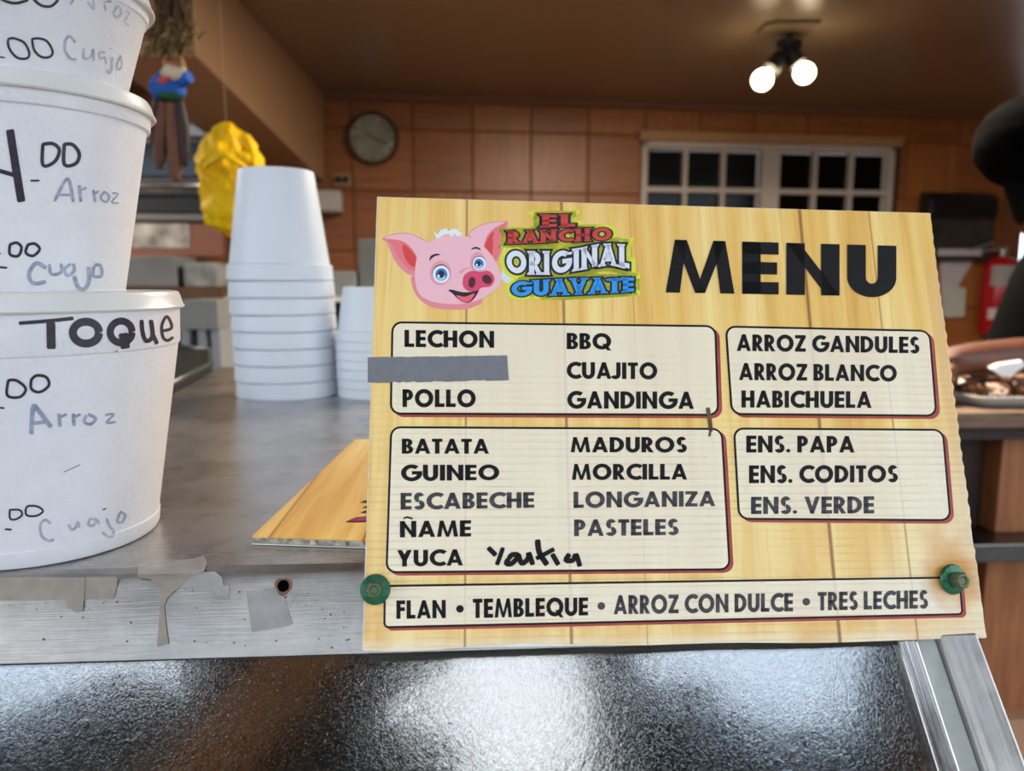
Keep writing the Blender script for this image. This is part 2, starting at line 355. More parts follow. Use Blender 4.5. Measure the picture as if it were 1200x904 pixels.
# ------------------------------------------------------------------ glass display case below
case = thing('display_case', 'slanted glass front display case, fogged with droplets, under the counter lip', 'display case', (-.5, .3, 0))
gm = bpy.data.materials.new('wet_glass'); gm.use_nodes = True; n = gm.node_tree; bs = n.nodes['Principled BSDF']; L = n.links.new
bs.inputs['Base Color'].default_value = (.86, .92, .92, 1); bs.inputs['Transmission Weight'].default_value = 1; bs.inputs['Roughness'].default_value = .03
bs.inputs['IOR'].default_value = 2.25
t = n.nodes.new('ShaderNodeTexCoord')
def drops(scale, rnd, lo, hi):
    mp = n.nodes.new('ShaderNodeMapping'); mp.inputs['Scale'].default_value = (1, 1, 1); L(t.outputs['Object'], mp.inputs[0])
    ns = n.nodes.new('ShaderNodeTexNoise'); ns.inputs['Scale'].default_value = scale*.6; L(mp.outputs[0], ns.inputs['Vector'])
    mx = n.nodes.new('ShaderNodeMix'); mx.data_type = 'VECTOR'; mx.inputs['Factor'].default_value = .012
    L(mp.outputs[0], mx.inputs[4]); L(ns.outputs['Color'], mx.inputs[5])
    v = n.nodes.new('ShaderNodeTexVoronoi'); v.feature = 'SMOOTH_F1'; v.inputs['Smoothness'].default_value = .3; v.inputs['Scale'].default_value = scale; v.inputs['Randomness'].default_value = rnd; L(mx.outputs[1], v.inputs['Vector'])
    r = n.nodes.new('ShaderNodeMapRange'); r.interpolation_type = 'SMOOTHSTEP'; r.inputs[1].default_value = lo; r.inputs[2].default_value = hi; r.inputs[3].default_value = 1; r.inputs[4].default_value = 0
    L(v.outputs['Distance'], r.inputs[0]); return r
d1 = drops(300, 1, .1, .55); d2 = drops(620, 1, .1, .6)
sx_ = n.nodes.new('ShaderNodeSeparateXYZ'); L(t.outputs['Object'], sx_.inputs[0])
gr = n.nodes.new('ShaderNodeMapRange'); gr.inputs[1].default_value = LB.z; gr.inputs[2].default_value = LB.z-.04; gr.inputs[3].default_value = .22; gr.inputs[4].default_value = 1; L(sx_.outputs['Z'], gr.inputs[0])
ns = n.nodes.new('ShaderNodeTexNoise'); ns.inputs['Scale'].default_value = 18; L(t.outputs['Object'], ns.inputs['Vector'])
mm = n.nodes.new('ShaderNodeMath'); mm.operation = 'MULTIPLY'; L(d1.outputs[0], mm.inputs[0]); L(gr.outputs[0], mm.inputs[1])
ma = n.nodes.new('ShaderNodeMath'); ma.operation = 'MULTIPLY_ADD'; ma.inputs[1].default_value = .5; L(d2.outputs[0], ma.inputs[0]); L(mm.outputs[0], ma.inputs[2])
bp = n.nodes.new('ShaderNodeBump'); bp.inputs['Strength'].default_value = .045; bp.inputs['Distance'].default_value = .0005
L(ma.outputs[0], bp.inputs['Height']); L(bp.outputs[0], bs.inputs['Normal'])
GD = V((0, -math.sin(G_ANG), -math.cos(G_ANG)))                     # down the glass
GX1 = onplane(1052, 760, GP, GN).x
g0 = V((0, GP.y, GP.z))
b = MB(); b.prism([V((XL, 0, 0))+g0, V((GX1, 0, 0))+g0, V((GX1, 0, 0))+g0+GD*.42, V((XL, 0, 0))+g0+GD*.42], -GN*.005); lab(b.build('glass_pane', gm, case), 'fogged wet glass front')
def strut(name, x0, x1, m, up=.003, dep=.02, bev=.001, s0=.0):
    b = MB(); P = [V((x, 0, 0))+g0+GD*s+GN*up for s in (s0, .42) for x in (x0, x1)]; b.prism([P[0], P[1], P[3], P[2]], -GN*dep); return b.build(name, m, case, bevel=bev)
xa = onplane(1050, 756, GP, GN).x; xb = onplane(1073, 756, GP, GN).x; xc = onplane(1098, 756, GP, GN).x; xd = onplane(1143, 756, GP, GN).x
lab(strut('edge_strip', xa, xb, M_chrome, .003, .012), 'polished edge strip')
lab(strut('sealant_bead', xb, xc, mat('sealant', (176, 180, 176), .5, var=.2, vscale=60, bump=.6, bscale=60), .0005, .01), 'uneven pale sealant')
lab(strut('corner_post', xc, xd, M_alu, .005, .028, .0015), 'square aluminium corner post')
b = MB(); b.box(xb-.001, xb+.0012, 0, .001, 0, .001)
bz = g0+GD*.42
M_in = mat('case_liner', (44, 44, 46), .35, metal=.6, var=.2)
b = MB(); b.box(XL, xc-.002, bz.y+.01, .88, bz.z-.05, bz.z-.03); b.box(XL, xc-.002, .87, .885, bz.z-.03, CZ-.013)
b.box(xc-.004, xc-.002, .38, .87, bz.z-.03, LB.z-.01); b.build('inner_liner', M_in, case)
b = MB(); b.box(XL, xd, bz.y, .88, 0, bz.z-.05); b.build('case_base', M_dsteel, case)
# ------------------------------------------------------------------ the menu sign
BO = V((.10285, .3306, 1.40-.1722)); BW, BH = .305, .2263
BM = Matrix.Translation(BO) @ Matrix.Rotation(math.radians(1.508), 4, 'Z') @ Matrix.Rotation(-math.radians(19.926), 4, 'X') @ Matrix.Rotation(math.radians(1.262), 4, 'Y')
BI = BM.inverted(); BNn = (BM.to_3x3() @ V((0, -1, 0))).normalized()
def bp_(px, py, off=.0003):
    q = BI @ onplane(px, py, BO, BNn); return V((q.x, -off, q.z))
def wood_print(name, white=0.0):
    m = bpy.data.materials.new(name); m.use_nodes = True; n = m.node_tree; bs = n.nodes['Principled BSDF']; L = n.links.new
    N = n.nodes.new
    t = N('ShaderNodeTexCoord'); sp = N('ShaderNodeSeparateXYZ'); L(t.outputs['Object'], sp.inputs[0])
    def math_(op, a, b_=None, c_=None):
        x = N('ShaderNodeMath'); x.operation = op
        for i, q in enumerate((a, b_, c_)):
            if q is None: continue
            if isinstance(q, (int, float)): x.inputs[i].default_value = q
            else: L(q, x.inputs[i])
        return x.outputs[0]
    def mixc(f, a, b_):
        x = N('ShaderNodeMix'); x.data_type = 'RGBA'
        if isinstance(f, (int, float)): x.inputs[0].default_value = f
        else: L(f, x.inputs[0])
        for i, q in ((6, a), (7, b_)):
            if isinstance(q, tuple): x.inputs[i].default_value = (*lin(q), 1)
            else: L(q, x.inputs[i])
        return x.outputs[2]
    mp = N('ShaderNodeMapping'); mp.inputs['Scale'].default_value = (1, 1, .045); L(t.outputs['Object'], mp.inputs[0])
    def noi(s, det=4, src=mp.outputs[0], dist=0):
        x = N('ShaderNodeTexNoise'); x.inputs['Scale'].default_value = s; x.inputs['Detail'].default_value = det; x.inputs['Distortion'].default_value = dist; L(src, x.inputs['Vector']); return x.outputs['Fac']
    r = N('ShaderNodeValToRGB'); L(noi(70, 7, dist=.6), r.inputs[0])
    e = r.color_ramp.elements; e[0].position = .25; e[0].color = (*lin((214, 152, 62)), 1); e[1].position = .68; e[1].color = (*lin((250, 218, 140)), 1)
    el = e.new(.45); el.color = (*lin((238, 190, 96)), 1)
    col = r.outputs[0]
    fine = N('ShaderNodeMapRange'); L(noi(420, 3), fine.inputs[0]); fine.inputs[1].default_value = .55; fine.inputs[2].default_value = .75; fine.inputs[4].default_value = .3
    col = mixc(fine.outputs[0], col, (196, 128, 50))
    wob = math_('MULTIPLY_ADD', noi(25, 2), .003, -.0015)
    u = math_('ADD', sp.outputs['X'], wob)
    # sun bleached lower right, stained lower band
    f1 = N('ShaderNodeMapRange'); L(math_('SUBTRACT', math_('ADD', sp.outputs['X'], math_('MULTIPLY', noi(14, 4, t.outputs['Object']), .06)), math_('MULTIPLY', sp.outputs['Z'], .35)), f1.inputs[0])
    f1.inputs[1].default_value = .115; f1.inputs[2].default_value = .175; f1.inputs[3].default_value = 0; f1.inputs[4].default_value = .8
    col = mixc(f1.outputs[0], col, (238, 228, 200))
    f2 = N('ShaderNodeMapRange'); L(sp.outputs['Z'], f2.inputs[0]); f2.inputs[1].default_value = .12; f2.inputs[2].default_value = .03; f2.inputs[4].default_value = .22
    col = mixc(f2.outputs[0], col, (246, 232, 190))
    f2b = N('ShaderNodeMapRange'); L(sp.outputs['Z'], f2b.inputs[0]); f2b.inputs[1].default_value = .006; f2b.inputs[2].default_value = .0; f2b.inputs[4].default_value = .7
    col = mixc(f2b.outputs[0], col, (238, 230, 206))
    stn = N('ShaderNodeMapRange'); L(noi(26, 5, t.outputs['Object'], .8), stn.inputs[0]); stn.inputs[1].default_value = .5; stn.inputs[2].default_value = .72; stn.inputs[4].default_value = .55
    stz = N('ShaderNodeMapRange'); L(sp.outputs['Z'], stz.inputs[0]); stz.inputs[1].default_value = .11; stz.inputs[2].default_value = .05; stz.inputs[4].default_value = 1
    col = mixc(math_('MULTIPLY', stn.outputs[0], stz.outputs[0]), col, (222, 160, 84))
    for (px0, w, c2, s) in [(a_, b2_, (204, 122, 44) if white else c3_, d3_) for a_, b2_, c3_, d3_ in ((548, .0006, (150, 96, 36), .75), (658, .0008, (140, 78, 34), .8), (737, .0003, (176, 120, 56), .6), (937, .0009, (136, 74, 34), .85), (1018, .0005, (170, 112, 50), .7))]:
        uu = bp_(px0, 245).x
        d_ = math_('ABSOLUTE', math_('SUBTRACT', u, uu)); f = N('ShaderNodeMapRange'); L(d_, f.inputs[0]); f.inputs[1].default_value = w*.4; f.inputs[2].default_value = w*1.5; f.inputs[3].default_value = s; f.inputs[4].default_value = 0
        col = mixc(f.outputs[0], col, c2)
    if white: col = mixc(white, col, (240, 236, 220))
    # rust halo round the right screw
    sc = bp_(1118, 676)
    vd = N('ShaderNodeVectorMath'); vd.operation = 'DISTANCE'; L(t.outputs['Object'], vd.inputs[0]); vd.inputs[1].default_value = (sc.x, 0, sc.z)
    f3 = N('ShaderNodeMapRange'); L(math_('ADD', vd.outputs['Value'], math_('MULTIPLY_ADD', noi(90, 3, t.outputs['Object']), .014, -.007)), f3.inputs[0]); f3.inputs[1].default_value = .007; f3.inputs[2].default_value = .019; f3.inputs[3].default_value = .9; f3.inputs[4].default_value = 0
    col = mixc(f3.outputs[0], col, (206, 140, 44))
    # flutes of the corrugated sheet: grime in the hollows and relief
    sn = math_('SINE', math_('MULTIPLY', sp.outputs['Z'], 2*math.pi/.0037))
    g1 = N('ShaderNodeMapRange'); L(math_('MULTIPLY', sn, math_('ADD', noi(40, 4, t.outputs['Object']), .1)), g1.inputs[0]); g1.inputs[1].default_value = .42; g1.inputs[2].default_value = .72; g1.inputs[4].default_value = .26
    fl = N('ShaderNodeMapRange'); L(sp.outputs['Z'], fl.inputs[0]); fl.inputs[1].default_value = .16; fl.inputs[2].default_value = .09; fl.inputs[3].default_value = .03; fl.inputs[4].default_value = 1
    col = mixc(math_('MULTIPLY', g1.outputs[0], fl.outputs[0]), col, (168, 130, 84))
    sc2 = N('ShaderNodeMapRange'); L(noi(700, 2, t.outputs['Object']), sc2.inputs[0]); sc2.inputs[1].default_value = .68; sc2.inputs[2].default_value = .76; sc2.inputs[4].default_value = .35
    col = mixc(sc2.outputs[0], col, (150, 112, 66))
    L(col, bs.inputs['Base Color']); bs.inputs['Roughness'].default_value = .42
    bb = N('ShaderNodeBump'); bb.inputs['Strength'].default_value = .55; bb.inputs['Distance'].default_value = .0004
    L(math_('ADD', math_('MULTIPLY', sn, math_('MULTIPLY', fl.outputs[0], .5)), math_('MULTIPLY', noi(60, 3, t.outputs['Object']), .5)), bb.inputs['Height']); L(bb.outputs[0], bs.inputs['Normal'])
    return m
M_print = wood_print('printed_planks'); M_panel = wood_print('printed_white_panel', .70)
M_coro = mat('corrugated_plastic', (226, 222, 210), .45, var=.12, vscale=60)
M_ink = mat('black_print', (20, 18, 20), .55, spec=.2, var=.25, vscale=120, stretch=(1, 1, 9)); M_ink2 = mat('faded_print', (40, 38, 42), .55, spec=.3, rgb2=(84, 80, 82), vscale=90, stretch=(1, 1, 9))
M_redp = mat('red_print', (148, 42, 36), .5, rgb2=(176, 72, 60), vscale=90)
sign = thing('menu_sign', 'wood-plank printed corrugated menu sign with a pig face, screwed to the lip', 'sign', None, M=BM)
def wavy(n, a, s): return [a*math.sin(i*s+1.3)+random.uniform(-a, a)*.5 for i in range(n)]
nx, nz_ = 44, 64
vs = []; fs = []
for j in range(nz_+1):
    for i in range(nx+1):
        u = -BW/2+BW*i/nx; v = BH*j/nz_
        if j == 0: v += .0009*math.sin(u*60)*math.exp(-((u+.08)/.12)**2)-.0006*math.sin(u*25)
        if i == nx: u += .0004*math.sin(v*900)+random.uniform(-.0003, .0002)-.0012*math.exp(-((v-.05)/.004)**2)
        if i == 0: u += random.uniform(-.0002, .0003)
        vs.append((u, 0, v))
fs = [(j*(nx+1)+i, j*(nx+1)+i+1, (j+1)*(nx+1)+i+1, (j+1)*(nx+1)+i) for j in range(nz_) for i in range(nx)]
b = MB(); b.add(vs, fs); b.build('printed_face', M_print, sign, fix=False)
b = MB(); b.box(-BW/2-.0004, BW/2-.0002, .0003, .0006, 0, BH+.0003); b.build('front_sheet', M_coro, sign)
b = MB(); b.box(-BW/2, BW/2, .0034, .0038, 0, BH); b.build('back_sheet', M_coro, sign)
b = MB()
for k in range(int(BH/.0037)): b.box(-BW/2, BW/2-.0006, .0006, .0034, .001+k*.0037, .0014+k*.0037)
b.build('flutes', M_coro, sign)['kind'] = 'stuff'
# --- lettering
def offs(P, d):                                                     # grow a convex polygon
    if not d: return P
    a = sum(P[i][0]*P[(i+1) % len(P)][1]-P[(i+1) % len(P)][0]*P[i][1] for i in range(len(P)))
    if a < 0: P = P[::-1]
    n = len(P); out = []
    for i in range(n):
        p0, p1, p2 = V(P[i-1]), V(P[i]), V(P[(i+1) % n]); e1 = (p1-p0).normalized(); e2 = (p2-p1).normalized()
        n1 = V((e1.y, -e1.x)); n2 = V((e2.y, -e2.x)); h = n1+n2; h = h/max(.35, h.dot(n1)); out.append(tuple(p1+h*d))
    return out
def band(cx, cy, rx, ry, a0, a1, t, n=20, tx=None, g=0):
    tx = tx or t; out = []
    if g and abs(a1-a0) < 359: e = math.degrees(g/max(rx, ry)); a0 -= e*(1 if a1 > a0 else -1); a1 += e*(1 if a1 > a0 else -1)
    n = max(4, int(n*abs(a1-a0)/180))
    f = lambda a, q: (cx+(rx-(tx if q else 0)+(-g if q else g))*math.cos(math.radians(a)), cy+(ry-(t if q else 0)+(-g if q else g))*math.sin(math.radians(a)))
    for k in range(n):
        A, B = a0+(a1-a0)*k/n, a0+(a1-a0)*(k+1)/n; out.append([f(A, 0), f(B, 0), f(B, 1), f(A, 1)])
    return out
def R_(x0, y0, x1, y1): return [(x0, y0), (x1, y0), (x1, y1), (x0, y1)]
t_ = .20
def glyph(c, g=0, t=.20):
    P = []; A = []; h = t*.88
    if c in 'EFLBDPRHNIT': pass
    if c == 'I': w = t; P = [R_(0, 0, t, 1)]
    elif c == 'L': w = .5; P = [R_(0, 0, t, 1), R_(0, 0, w, h)]
    elif c == 'E': w = .52; P = [R_(0, 0, t, 1), R_(0, 0, w, h), R_(0, .5-h/2, w-.02, .5+h/2), R_(0, 1-h, w, 1)]
    elif c == 'F': w = .5; P = [R_(0, 0, t, 1), R_(0, .42, w-.02, .42+h), R_(0, 1-h, w, 1)]
    elif c == 'T': w = .54; P = [R_(w/2-t/2, 0, w/2+t/2, 1), R_(0, 1-h, w, 1)]
    elif c == 'H': w = .70; P = [R_(0, 0, t, 1), R_(w-t, 0, w, 1), R_(0, .5-h/2, w, .5+h/2)]
    elif c in 'NÑ': w = .76; P = [R_(0, 0, t, 1), R_(w-t, 0, w, 1), [(0, 1), (.19, 1), (w, 0), (w-.19, 0)]]
    elif c == 'M': w = .98; P = [[(0, 0), (.2, 0), (.30, 1), (.13, 1)], [(.13, 1), (.30, 1), (.56, .0), (.42, 0)], [(w-.13, 1), (w-.30, 1), (w-.56, 0), (w-.42, 0)], [(w, 0), (w-.2, 0), (w-.30, 1), (w-.13, 1)]]
    elif c == 'A': w = .80; P = [[(0, 0), (.21, 0), (.48, .88), (.5, 1), (.3, 1)], [(w, 0), (w-.21, 0), (w-.48, .88), (w-.5, 1), (w-.3, 1)], R_(.2, .17, .6, .17+h)]
    elif c == 'V': w = .76; P = [[(0, 1), (.22, 1), (.46, .12), (.46, 0), (.30, 0)], [(w, 1), (w-.22, 1), (w-.46, .12), (w-.46, 0), (w-.30, 0)]]
    elif c == 'Y': w = .72; P = [R_(w/2-t/2, 0, w/2+t/2, .5), [(0, 1), (.23, 1), (w/2+t/2, .5), (w/2+t/2, .38), (w/2-t/2, .38)], [(w, 1), (w-.23, 1), (w/2-t/2, .5), (w/2-t/2, .38), (w/2+t/2, .38)]]
    elif c == 'Z': w = .6; P = [R_(0, 0, w, h), R_(0, 1-h, w, 1), [(0, h*.6), (.25, h*.6), (w, 1-h*.6), (w-.25, 1-h*.6)]]
    elif c == 'D': w = .72; P = [R_(0, 0, t, 1), R_(0, 0, .26, h), R_(0, 1-h, .26, 1)]; A = [(.24, .5, .48, .5, -90, 90, h, t)]
    elif c == 'B': w = .58; P = [R_(0, 0, t, 1), R_(0, 0, .32, h*.9), R_(0, 1-h*.9, .32, 1), R_(0, .5-h*.42, .32, .5+h*.42)]; A = [(.30, .275, .28, .275, -90, 90, h*.85, t), (.29, .745, .25, .255, -90, 90, h*.85, t)]
    elif c in 'PR':
        w = .56 if c == 'P' else .60; P = [R_(0, 0, t, 1), R_(0, 1-h, .27, 1), R_(0, .37, .27, .37+h*.9)]; A = [(.25, .685, .30, .315, -90, 90, h*.9, t)]
        if c == 'R': P.append([(.16, .42), (.38, .42), (.62, 0), (.38, 0)])
    elif c in 'OQ':
        w = .96; A = [(.48, .5, .48, .52, 0, 360, t, t)]
        if c == 'Q': P = [[(.50, .34), (.68, .34), (.98, -.08), (.76, -.08)]]
    elif c == 'C': w = .74; A = [(.50, .5, .50, .52, 48, 312, t, t)]
    elif c == 'G': w = .92; A = [(.49, .5, .49, .52, 50, 352, t, t)]; P = [R_(.50, .40, .97, .40+h)]
    elif c == 'S':
        w = .54; A = [(.28, .72, .25, .30, 25, 262, h*1.05, t), (.27, .27, .27, .29, -155, 88, h*1.05, t)]
    elif c == 'U': w = .70; P = [R_(0, .36, t, 1), R_(w-t, .36, w, 1)]; A = [(w/2, .37, w/2, .39, 180, 360, t, t)]
    elif c == 'J': w = .42; P = [R_(w-t, .25, w, 1)]; A = [(w-.28, .26, .28, .28, 205, 360, t*.95, t)]
    elif c == '.': w = .22; A = [(.11, .11, .11, .11, 0, 360, .11, .11)]
    elif c == '•': w = .26; A = [(.13, .5, .13, .13, 0, 360, .13, .13)]
    elif c == ' ': w = .20
    else: raise ValueError(c)
    if c == 'Ñ': P += [[(.16, 1.10), (.33, 1.18), (.33, 1.30), (.18, 1.22)], [(.33, 1.18), (.58, 1.08), (.60, 1.20), (.33, 1.30)]]
    polys = [offs(p, g) for p in P]
    for a in A:
        if a[6] >= min(a[2], a[3])*.99:                              # a filled disc
            polys.append([(a[0]+(a[2]+g)*math.cos(k*math.pi/10), a[1]+(a[3]+g)*math.sin(k*math.pi/10)) for k in range(20)])
        else: polys += band(*a[:7], tx=a[7], g=g)
    return w, polys
SERIF = {'E': [(.1, 0), (.1, 1)], 'L': [(.1, 0), (.1, 1)], 'R': [(.1, 0), (.1, 1), (.52, 0)], 'A': [(.1, 0), (.7, 0), (.36, 1)], 'N': [(.1, 0), (.1, 1), (.66, 1)], 'H': [(.1, 0), (.1, 1), (.6, 0), (.6, 1)],
         'I': [(.1, 0), (.1, 1)], 'U': [(.1, 1), (.6, 1)], 'V': [(.1, 1), (.66, 1), (.38, 0)], 'T': [(.27, 0), (.03, .9), (.51, .9)], 'C': [(.6, .86)], 'G': [(.8, .86)], 'O': []}
def textpolys(s, g=0, sp=.09, t=.20, serif=False):
    x = 0; out = []; W = 0
    for c in s:
        w, P = glyph(c, g, t)
        if serif:
            for sx, sy in SERIF.get(c, []):
                P = P+[offs([(sx-.20, sy-.05), (sx+.20, sy-.05), (sx+.15, sy+.07), (sx-.15, sy+.07)] if sy < .5 else [(sx-.15, sy-.07), (sx+.15, sy-.07), (sx+.20, sy+.05), (sx-.20, sy+.05)], g)]
            if c in 'HAV': P = P+[offs([(w/2-.16, .5), (w/2, .36), (w/2+.16, .5), (w/2, .66)], g)]
        out += [[(px_+x, py_) for px_, py_ in p] for p in P]; x += w+sp
    return out, x-sp
def tess(P, m=.25):                                                 # cut long edges so lettering can follow a curve
    out = []; n = len(P)
    for i in range(n):
        a, b_ = V(P[i]), V(P[(i+1) % n]); k = max(1, int((b_-a).length/m)); out += [tuple(a+(b_-a)*q/k) for q in range(k)]
    return out
def lettering(s, TL, TR, BR, BL, m, off=.00035, g=0, sp=.09, serif=False, warp=None, name='lettering', label=None, t=.20, parent=sign, mb=None):
    P, W = textpolys(s, g, sp, t, serif); b = mb or MB()
    TL, TR, BR, BL = map(V, (TL, TR, BR, BL))
    for p in P:
        q = []
        for x, y in (tess(p) if warp else p):
            s_ = x/W
            if warp: px_, py_ = warp(s_, y)
            else: px_, py_ = (BL+(BR-BL)*s_)*(1-y)+(TL+(TR-TL)*s_)*y
            q.append(bp_(px_, py_, off))
        a = sum(q[i].x*q[(i+1) % len(q)].z-q[(i+1) % len(q)].x*q[i].z for i in range(len(q)))
        b.add(q if a > 0 else q[::-1], [tuple(range(len(q)))])
    if mb: return
    o = b.build(name, m, parent, fix=False)
    if label: o['label'] = label
    return o
def T(s, xl, yl, tl, xr, yr, tr, m=M_ink, dx=0, sp=.08, t=.235):
    return lettering(s, (xl+dx, tl), (xr, tr), (xr, yr), (xl, yl), m, label='printed text ' + s.replace('•', '').lower() if False else None, sp=sp, t=t)
DOTY = iter((713.8, 710.5, 705.5))
def DOT(x0, x1, m=M_ink): c = next(DOTY); T('•', x0, c+17, c-17, x1, c+17, c-17, m)
# menu panels
def rrect(TL, TR, BR, BL, r, off, grow=0, m=None, name='panel', shift=(0, 0)):
    TL, TR, BR, BL = [V(p)+V(shift) for p in (TL, TR, BR, BL)]
    w = ((TR-TL).length+(BR-BL).length)/2; h = ((BL-TL).length+(BR-TR).length)/2; pts = []
    for cx, cy, a0 in ((w-r, h-r, 0), (r, h-r, 90), (r, r, 180), (w-r, r, 270)):
        for k in range(7): a = math.radians(a0+k*15); pts.append((cx+(r+grow)*math.cos(a), cy+(r+grow)*math.sin(a)))
    q = []
    for x, y in pts:
        s_, t2 = x/w, y/h; p = (BL+(BR-BL)*s_)*(1-t2)+(TL+(TR-TL)*s_)*t2; q.append(bp_(p.x, p.y, off))
    b = MB(); b.add(q, [tuple(range(len(q)))]); return b.build(name, m, sign, fix=False)
for Q in (((460, 378), (838, 382.5), (841.5, 486.5), (458, 485)), ((850.5, 383), (1089, 388), (1097, 487.5), (857.5, 485.5)), ((458.5, 501), (845.5, 503), (855, 667.5), (453, 671)),
          ((860, 502.5), (1104.5, 504), (1113.5, 610), (866, 608.3)), ((451, 687), (1124, 677), (1127.5, 720), (450.5, 735.5))):
    r = 11 if Q[0][0] != 451 else 5
    lab(rrect(*Q, r, .00012, 1, M_redp, 'panel_shadow', (4, 3)), 'dull red drop shadow'); lab(rrect(*Q, r, .00018, 1.2, M_ink, 'panel_border'), 'thin black border')
    lab(rrect(*Q, r, .00024, -1.3, M_panel, 'panel_field'), 'cream white text panel')
T('MENU', 780, 343, 281, 1050, 348, 288.5, t=.265, sp=.11, dx=0)
T('LECHON', 474, 407, 387, 579, 408, 388.3); T('POLLO', 471.7, 477.4, 456.5, 557.5, 477.4, 457)
T('BBQ', 664, 409.6, 390.5, 716, 409.6, 391.3); T('CUAJITO', 664, 444, 424.6, 770, 444.8, 425.4); T('GANDINGA', 664.6, 479, 458.7, 813, 479.6, 459.5)
T('ARROZ GANDULES', 863, 411.6, 392, 1077, 414.4, 395.2); T('ARROZ BLANCO', 865.7, 445.8, 425.6, 1050.5, 447.4, 428.4); T('HABICHUELA', 868.6, 478, 457.9, 1021, 478.4, 459)
T('BATATA', 471, 532, 514.4, 573, 532, 514.7); T('GUINEO', 470, 564.2, 545, 585, 562.8, 545); T('ESCABECHE', 469.5, 597.6, 578, 626, 595.4, 577, M_ink2)
T('ÑAME', 468.7, 630.2, 611, 552, 629, 610); T('YUCA', 465.4, 664.4, 645, 542.6, 662.9, 644)
T('MADUROS', 668.6, 530.5, 512.5, 804.7, 530.5, 512.5); T('MORCILLA', 670, 562.7, 544, 805, 562.4, 544); T('LONGANIZA', 672, 595.7, 576.6, 838, 593.5, 575.9, M_ink2); T('PASTELES', 672.7, 628.7, 609.2, 795, 627.2, 608.5, M_ink2)
T('FLAN', 464.6, 725.5, 704, 522.4, 724.7, 703.4); DOT(534.5, 543.5); T('TEMBLEQUE', 554, 724.7, 702, 689, 721.4, 700.4, M_ink); DOT(700, 709, M_ink2)
T('ARROZ CON DULCE', 719, 720.2, 698, 929, 716.7, 695.2, M_ink2); DOT(940, 949, M_ink2); T('TRES LECHES', 958, 715.7, 694.2, 1087, 713.2, 692, M_ink2)
T('ENS. PAPA', 874.3, 530.7, 510.8, 1001, 530.7, 511.4); T('ENS. CODITOS', 877.5, 566.6, 545.7, 1051.7, 565.3, 545.7); T('ENS. VERDE', 879.8, 602.8, 582.6, 1024, 601.9, 582, M_ink2)
# shop name lettering in the logo
M_halo = mat('lime_halo', (224, 226, 58), .45); M_lred = mat('logo_red', (206, 62, 50), .45); M_lwhite = mat('logo_white', (226, 228, 238), .45); M_lblue = mat('logo_blue', (38, 152, 232), .45); M_lblack = mat('logo_black', (18, 24, 26), .45)
L3 = lambda x, y: (x/6.667+580, y/6.667+235)
def curve(keys):                                                    # keys: (x, ytop, ybottom) in the logo drawing
    def f(s_, y):
        x = keys[0][0]+(keys[-1][0]-keys[0][0])*s_
        for a, b_ in zip(keys, keys[1:]):
            if x <= b_[0] or b_ is keys[-1]:
                k = (x-a[0])/(b_[0]-a[0]); k = k if not 0 <= k <= 1 else k; tp = a[1]+(b_[1]-a[1])*k; bt = a[2]+(b_[2]-a[2])*k; return L3(x, bt+(tp-bt)*y)
    return f
M_logo_white_bg = mat('logo_white_burst', (222, 224, 232), .45)
b = MB(); q = [bp_(*L3(x, y), .00014) for x, y in [(85, 340), (200, 350), (640, 335), (660, 360), (400, 560), (200, 600), (100, 655), (45, 610), (60, 520), (40, 450)]][::-1]; b.add(q, [tuple(range(len(q)))]); b.build('logo_burst', M_logo_white_bg, sign, fix=True)
for s, keys, m, sp in (('EL', [(368, 115, 208), (625, 112, 205)], M_lred, .06), ('RANCHO', [(100, 245, 338), (500, 232, 325), (910, 215, 310)], M_lred, .05),
                       ('ORIGINAL', [(90, 392, 560), (250, 405, 575), (450, 405, 575), (640, 385, 545), (800, 350, 515), (900, 345, 500), (1050, 355, 535)], M_lwhite, .05), ('GUAVATE', [(130, 640, 750), (600, 615, 735), (1085, 605, 712)], M_lblue, .04)):
    f = curve(keys); z0 = (0, 0)
    for off, g, mm_, nm in ((.00018, .30, M_halo, 'logo_halo'), (.00026, .10, M_lblack, 'logo_outline'), (.00034, .0, m, 'logo_lettering')):
        lettering(s, z0, z0, z0, z0, mm_, off, g, sp+.08, True, f, nm, t=.25)
# pig face
PG = lambda P: [(x/6.03+430, y/6.03+230) for x, y in P]
pig_m = [mat('pig_%d' % i, c_, .45) for i, c_ in enumerate([(236, 140, 150), (246, 190, 200), (238, 120, 124), (222, 66, 68), (240, 240, 246), (236, 158, 168), (48, 118, 190), (16, 14, 20), (222, 66, 108), (80, 8, 26), (240, 96, 110), (150, 205, 240)])]
pb = MB()
def pg(P, lay, mi, sm=True):
    P = PG(P)
    if sm: P = [(p.x, p.y) for p in cr_spline(P, True, 5)]
    q = [bp_(x, y, .00012+lay*.00003) for x, y in P]
    me = [V((a.x, a.z, 0)) for a in q]
    from mathutils.geometry import tessellate_polygon
    tri = tessellate_polygon([me])
    fs = []
    for t3 in tri:
        a, b_, c_ = [me[i] for i in t3]; fs.append(tuple(t3) if (b_-a).cross(c_-a).z > 0 else tuple(t3)[::-1])
    pb.add(q, fs, mi)
def el(cx, cy, rx, ry, lay, mi, rot=0):
    c_, s_ = math.cos(rot), math.sin(rot)
    pg([(cx+rx*math.cos(a)*c_-ry*math.sin(a)*s_, cy+rx*math.cos(a)*s_+ry*math.sin(a)*c_) for a in [k*math.pi/12 for k in range(24)]], lay, mi, False)
pg([(330, 560), (318, 620), (345, 695), (400, 752), (470, 790), (600, 803), (700, 800), (770, 775), (815, 740), (800, 600), (500, 500)], 0, 0)
pg([(108, 298), (200, 265), (300, 262), (390, 300), (450, 350), (420, 470), (345, 540), (320, 562), (260, 530), (200, 460), (165, 380), (140, 325)], 0, 0)
